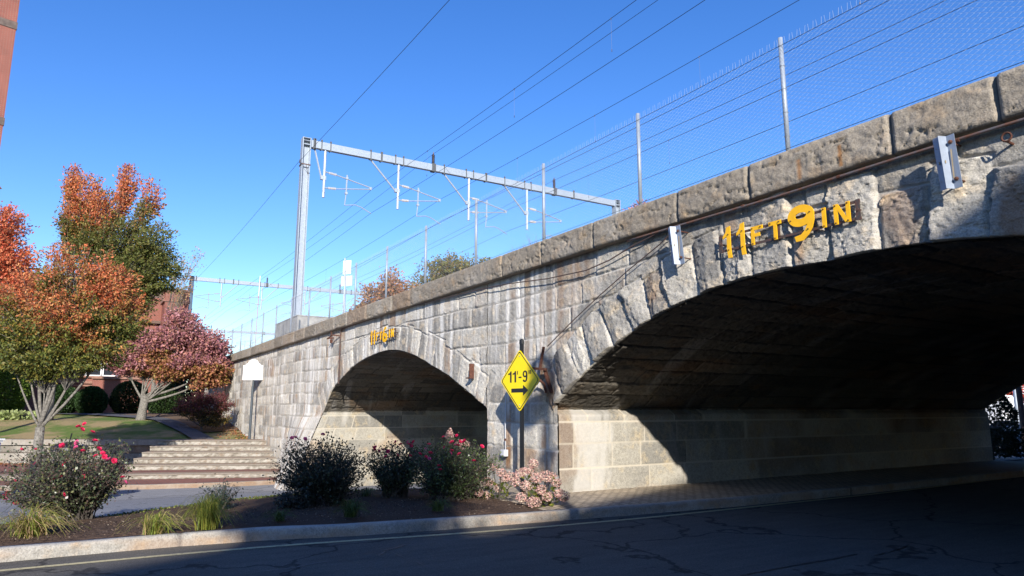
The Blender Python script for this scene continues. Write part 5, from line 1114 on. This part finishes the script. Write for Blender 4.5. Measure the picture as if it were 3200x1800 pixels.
# ------------------------------------------------------------------ buildings
def windowpart(T, c, w, h, axis_rot, frame='white'):
    """window in a wall; c centre, axis_rot matrix with local x along wall, -y outwards"""
    g = G()
    for a, b, ww, hh in ((0, h/2, w, .09), (0, -h/2, w, .09), (-w/2, 0, .09, h+.09), (w/2, 0, .09, h+.09), (0, 0, w, .05)):
        g.box(Vector(c)+axis_rot @ Vector((a, -.03, b)), (ww, .08, hh), axis_rot)
    f = g.out('window', M[frame], T); g = G(); g.box(Vector(c)+axis_rot @ Vector((0, .01, 0)), (w-.1, .02, h-.1), axis_rot); g.out('pane', M['glass'], f)
    g = G(); g.box(Vector(c)+axis_rot @ Vector((0, -.004, h*.2)), (w-.2, .006, h*.45), axis_rot); g.out('blind', M['curtain'], f)
    g = G(); g.box(Vector(c)+axis_rot @ Vector((0, -.08, -h/2-.12)), (w+.3, .22, .14), axis_rot); g.out('sill', M['brownstone'], f)
# big brick building behind the trees
T = thing('brick_building', 'red brick building with brownstone trim half hidden behind the dogwood', 'building', (-71, -8, 1.2))
RY = Matrix.Rotation(math.radians(90), 3, 'Z')   # wall facing +x
g = G(); g.box((-6, -6, 4.2), (12, 28, 8.6)); g.box((-5, 5.2, 9.6), (10, 2.6, 2.4)); g.box((1.0, 3.2, 1.6), (2.0, 5.0, 3.4)); g.out('wall', M['brick'], T)
g = G(); g.add([(.4, -20.4, 8.4), (.4, 8.3, 8.4), (-6, 5.2, 13.2), (-6, -17, 13.2), (-12.4, -20.4, 8.4), (-12.4, 8.3, 8.4)], [[0, 1, 2, 3], [1, 5, 2], [5, 4, 3, 2], [4, 0, 3]]); rf = g.out('roof', M['roof'], T)
T.location.z = .9
g = G(); g.box((1.9, 6.5, 8.9), (2.6, 1.9, 4.4)); g.out('stair_turret', M['brick'], T)
g = G(); g.add([(3.3, 5.4, 10.1), (3.3, 7.6, 10.1), (.6, 7.6, 11.7), (.6, 5.4, 11.7), (.5, 5.4, 10.1), (.5, 7.6, 10.1)], [[0, 1, 2, 3], [0, 3, 4], [1, 5, 2], [0, 4, 5, 1], [3, 2, 5, 4]]); g.box((1.9, 6.5, 11.1), (2.75, 2.1, .12)); g.box((2.0, 7.0, 10.2), (2.5, 1.0, .5)); g.out('turret_roof', M['brownstone'], T)
g = G(); g.box((.05, -3, 3.0), (.35, 18, .22)); g.box((.12, -3, 2.72), (.2, 18, .14)); g.box((2.05, 3.2, 3.35), (.3, 5.2, .2)); g.box((.06, -3, 6.4), (.2, 18, .2))
for y in (-9, -5, -1, 3.9): g.box((.08, y, 1.4), (.3, .55, 2.8)); g.box((.08, y, 4.6), (.3, .5, 3.0))
g.out('trim', M['brownstone'], T)
for y in (-11, -7.1, -3.2, -1.9+2.6, 2.0): windowpart(T, (.04, y, 4.6), 1.15, 2.0, RY)
for y in (-7.1, -3.2, .7): windowpart(T, (.04, y, 7.4), 1.1, 1.2, RY)
# tall brick tower at the left edge
T = thing('brick_tower', 'tall plain brick tower leaning in at the top left corner', 'tower', (-57.5, -14.35, 1.0), rz=math.radians(14.9))
g = G(); g.box((-4, -6, 17), (8, 12, 34)); g.out('wall', M['brick'], T)
g = G()
for z in (20.35, 27.6, 12.5): g.box((-4, -6, z), (8.10, 12.10, .55))
g.out('stone_band', simple('dark_stone_band', (.16,.12,.10), .9, 0, .4, 4, .3), T)
for z in (6.5, 14.5, 23.5): windowpart(T, (.03, -4.5, z), 1.2, 2.4, RY)
g = G(); g.box((-4, -6, 34.1), (8.6, 12.6, .4)); g.out('cornice', M['brownstone'], T)
T = thing('stone_pinnacle', 'small brownstone cap just showing at the left edge above the orange tree', 'pinnacle', (-51.8, -14.1, 1))
g = G(); g.box((0, 0, 6.9), (.9, .9, 13.8)); g.out('shaft', M['brick'], T)
g = G(); g.box((0, 0, 13.9), (1.15, 1.15, .3)); g.lathe([(.75, 14.05), (.5, 14.4), (.12, 15.0)], (0, 0, 0), 4); g.out('cap', M['brownstone'], T)
# buildings behind the viewer: they shade the road
T = thing('office_building', 'long brick building across the road behind the viewer, shading the road', 'building', (13.8, -1.6, -.1), rz=math.radians(24.2))
e_ = 1
g = G(); g.box((7, -10.7, 6.75), (14, 21.4, 13.5)); g.out('wall', M['brick'], T)
g = G(); g.box((7, -27.4, 7.5), (14, 12, 15.0)); g.out('taller_wing', M['brick'], T)
g = G(); g.box((7, -10.7, 13.46), (14.2, 21.3, .14)); g.out('roof_edge', M['brownstone'], T)
for y in (-3, -7, -11, -15, -19):
    for z in (3, 7, 11): windowpart(T, (-.03, y, z), 1.3, 1.9, Matrix.Rotation(math.radians(-90), 3, 'Z'))
# unseen building added past the railway to keep light out of the right arch
T = thing('brick_building', 'unseen brick building added beyond the railway to block light into the right arch', 'building', (-7.5, 27, -.2))
g = G(); g.box((14, 6, 6), (28, 12, 12)); g.out('wall', M['brick'], T)
g = G(); g.box((14, 6, 12.1), (28.4, 12.4, .25)); g.out('cornice', M['brownstone'], T)
for x in (3, 8, 13, 18, 23):
    for z in (2.5, 6, 9.5): windowpart(T, (x, -.03, z), 1.4, 1.8, Matrix.Identity(3))
T = thing('office_building', 'unseen brick row added at the street end behind the viewer to block low sky', 'building', (-36, -52, -.2))  # unseen row, added to cut low sky light reaching into the tunnel
g = G(); g.box((25, -5, 6.5), (50, 10, 13)); g.out('wall', M['brick'], T); g = G(); g.box((25, -5, 13.1), (50.4, 10.4, .25)); g.out('cornice', M['brownstone'], T)
for x in range(3, 50, 6):
    for z in (2.5, 6, 9.5): windowpart(T, (x, .03, z), 1.4, 1.8, Matrix.Rotation(math.pi, 3, 'Z'))
for i, (x, y, lb) in enumerate([(-8.4, 21.5, 'unseen dense tree added beyond the railway to block light, nearest the arch'), (-2.6, 26, 'unseen dense tree added beyond the railway to block light, behind the nearest one'), (2.8, 21.5, 'unseen dense tree added beyond the railway to block light, on the far kerb')]):  # unseen trees, added to darken the far mouth of the right arch
    topiary(lb, (x, y, -.15), 3.0, 7.5, 140+i, ((.03,.045,.02), (.04,.06,.025)), 'tree', 'street_tree', 5000, .45, .6)
make_tree('street_tree', 'leafy street tree behind the viewer shading the planted island', 'tree', (8.6, -13.5, -.1), .16, 5.5, [(0, 0, 9.9, 2.0, 2.2, 1.7, 1.6), (1.2, 0, 8.6, 1.5, 1.6, 1.2), (-1.3, 0, 8.9, 1.4, 1.6, 1.2), (.0, 0, 11.1, 1.1, 1.2, .9, .8)],
    lambda P, rng: pal(rng, len(P), [(.10,.13,.03), (.14,.16,.04)]), leaf=.20, asp=.36, twigs=90, lpt=34, seed=61, rz=0)

# ------------------------------------------------------------------ left foreground bits
T = thing('trash_bin', 'black domed litter bin standing before the retaining wall behind the rose bush', 'bin', (-26.6, -8.2, -1.12))
g = G(); g.lathe([(.32, 0), (.36, .05), (.38, 1.0), (.40, 1.02)], (0, 0, 0), 20); g.out('body', M['black'], T)
g = G(); g.lathe([(.50, 1.40), (.52, 1.44), (.50, 1.52), (.40, 1.60), (.2, 1.66), (.03, 1.68)], (0, 0, 0), 20)
for k in range(4): a = k*1.57+.5; g.tube([(.38*math.cos(a), .38*math.sin(a), 1.0), (.42*math.cos(a), .42*math.sin(a), 1.43)], .02, 5)
g.out('lid', M['black'], T)
g = G(); g.tube([(.1, 0, 1.66), (.2, .05, 1.95)], .02, 5); g.out('handle', M['black'], T)
T = thing('white_planter', 'white capped planter box, its shade painted as a blue side, at the left edge of the picture', 'box', (-30.6, -10.75, -1.2), rz=math.radians(40))  # white planter with a cap; its body colour carries painted shade
g = G(); g.box((0, 0, .85), (.7, .7, 1.7)); g.out('body', M['blueshade'], T); g = G(); g.box((0, 0, 1.74), (.86, .86, .06)); g.box((0, 0, 1.68), (.78, .78, .08)); g.box((0, -.355, 1.35), (.70, .02, .55)); g.out('cap', M['white'], T)

# ------------------------------------------------------------------ seen through the right arch, beyond the railway
topiary('dark glossy evergreen bush just beyond the far end of the right arch', (-13.6, 21.6, -.1), .95, 2.5, 71, ((.018,.03,.018), (.028,.045,.024)), n=4500, leaf=.12, power=.6)
for i, (x, y) in enumerate([(-12.4, 19.2), (-11.6, 20.2), (-10.9, 21.3)]):
    topiary(['low dark hedge plant beside the far corner of the pier', 'low dark hedge plant in the middle of the far row', 'low dark hedge plant at the right edge of the picture'][i], (x, y, -.1), .75, .9, 80+i, ((.02,.028,.015), (.03,.04,.02)), 'shrub', 'hedge_plant', 2500, .09, .4, 'hedge plants beyond the right arch')
T = thing('street_lamp', 'pale fluted lamp post base seen through the far end of the right arch', 'street lamp', (-16.2, 30.4, -.15))
g = G(); g.lathe([(.34, 0), (.34, .35), (.26, .5), (.24, .9), (.16, 1.5), (.12, 1.7), (.14, 1.8), (.09, 1.9), (.08, 4.5)], (0, 0, 0), 14); g.out('post', M['galv'], T, True)
g = G(); g.lathe([(.1, 4.5), (.28, 4.7), (.3, 5.2), (.1, 5.5)], (0, 0, 0), 12); g.out('lantern', M['white'], T)
T = thing('utility_pole', 'dark steel pole at the right edge beyond the right arch', 'pole', (-13.9, 25.3, -.15))
g = G(); g.tube([(0, 0, 0), (0, 0, 7)], .11, 10); g.lathe([(.17, 0), (.17, .4), (.11, .6)], (0, 0, 0), 10); g.out('pole', M['darksteel'], T)
T = thing('white_notice', 'small white notice board low down beyond the right arch', 'sign', (-15.2, 27.2, -.15), rz=math.radians(30))
g = G(); g.box((0, 0, .80), (.50, .04, .42)); g.out('board', M['white'], T); g = G(); g.tube([(-.2, .03, 0), (-.2, .03, 1.05)], .025, 5); g.tube([(.2, .03, 0), (.2, .03, 1.05)], .025, 5); g.out('posts', M['white'], T)
T = thing('white_house', 'white clapboard house far off beyond the right arch', 'house', (-31, 62, -.2))
g = G(); g.box((0, 0, 4), (4, 8, 8)); g.out('wall', M['white'], T); g = G(); g.add([(-2.3, -4.3, 8), (2.3, -4.3, 8), (2.3, 4.3, 8), (-2.3, 4.3, 8), (0, -4.3, 10), (0, 4.3, 10)], [[0, 1, 4], [2, 3, 5], [1, 2, 5, 4], [3, 0, 4, 5]]); g.out('roof', M['roof'], T)
for z in (2, 5.2): windowpart(T, (2.03, 0, z), 1, 1.6, RY)
T = thing('brick_shop', 'low red brick building far off beyond the right arch', 'building', (-34, 77, -.2))
g = G(); g.box((4, 0, 3.5), (14, 10, 7)); g.out('wall', M['brick'], T)
for x in (-1, 3, 7): windowpart(T, (x, -5.03, 2), 2, 2, Matrix.Identity(3))
g = G(); g.box((4, 0, 7.05), (14.4, 10.4, .3)); g.out('cornice', M['brownstone'], T)
T = thing('parked_car', 'dark car with red tail lights parked beyond the right arch', 'car', (-22.3, 44.5, -.55), rz=math.radians(15))
prof = [(-2.1, .35), (-2.15, .8), (-1.5, .95), (-.9, 1.4), (.7, 1.42), (1.4, .98), (2.1, .85), (2.15, .35)]
g = G(); g.prism(prof, -.85, .85); g.out('body', M['carred'], T)
g = G(); g.prism([(-1.35, .97), (-.85, 1.36), (.65, 1.38), (1.2, .99)], -.86, .86); g.out('window', M['glass'], T)
for x in (-1.35, 1.35):
    for y in (-.8, .8):
        g = G(); g.lathe([(.33, -.1), (.33, .1)], (x, y, .33), 14, (0, 1, 0)); w_ = g.out('wheel', M['rubber'], T); g = G(); g.lathe([(.18, -.11), (.18, .11)], (x, y, .33), 10, (0, 1, 0)); g.out('rim', M['galv'], w_)
for y in (-.65, .65): g = G(); g.box((2.14, y, .72), (.05, .3, .14)); g.out('tail_light', M['taillight'], T)
make_tree('far_tree', 'red autumn tree at the right edge beyond the right arch', 'tree', (-24.6, 52, -.3), .15, 1.8, [(0, 0, 3.2, 1.6, 1.6, 1.0), (1.2, 0, 2.8, 1.0, 1.2, .8), (-1.2, 0, 3.6, 1.2, 1.2, .9)], lambda P, rng: pal(rng, len(P), [(.55,.06,.04), (.60,.12,.05)]), leaf=.2, asp=.3, twigs=36, lpt=18, seed=91)
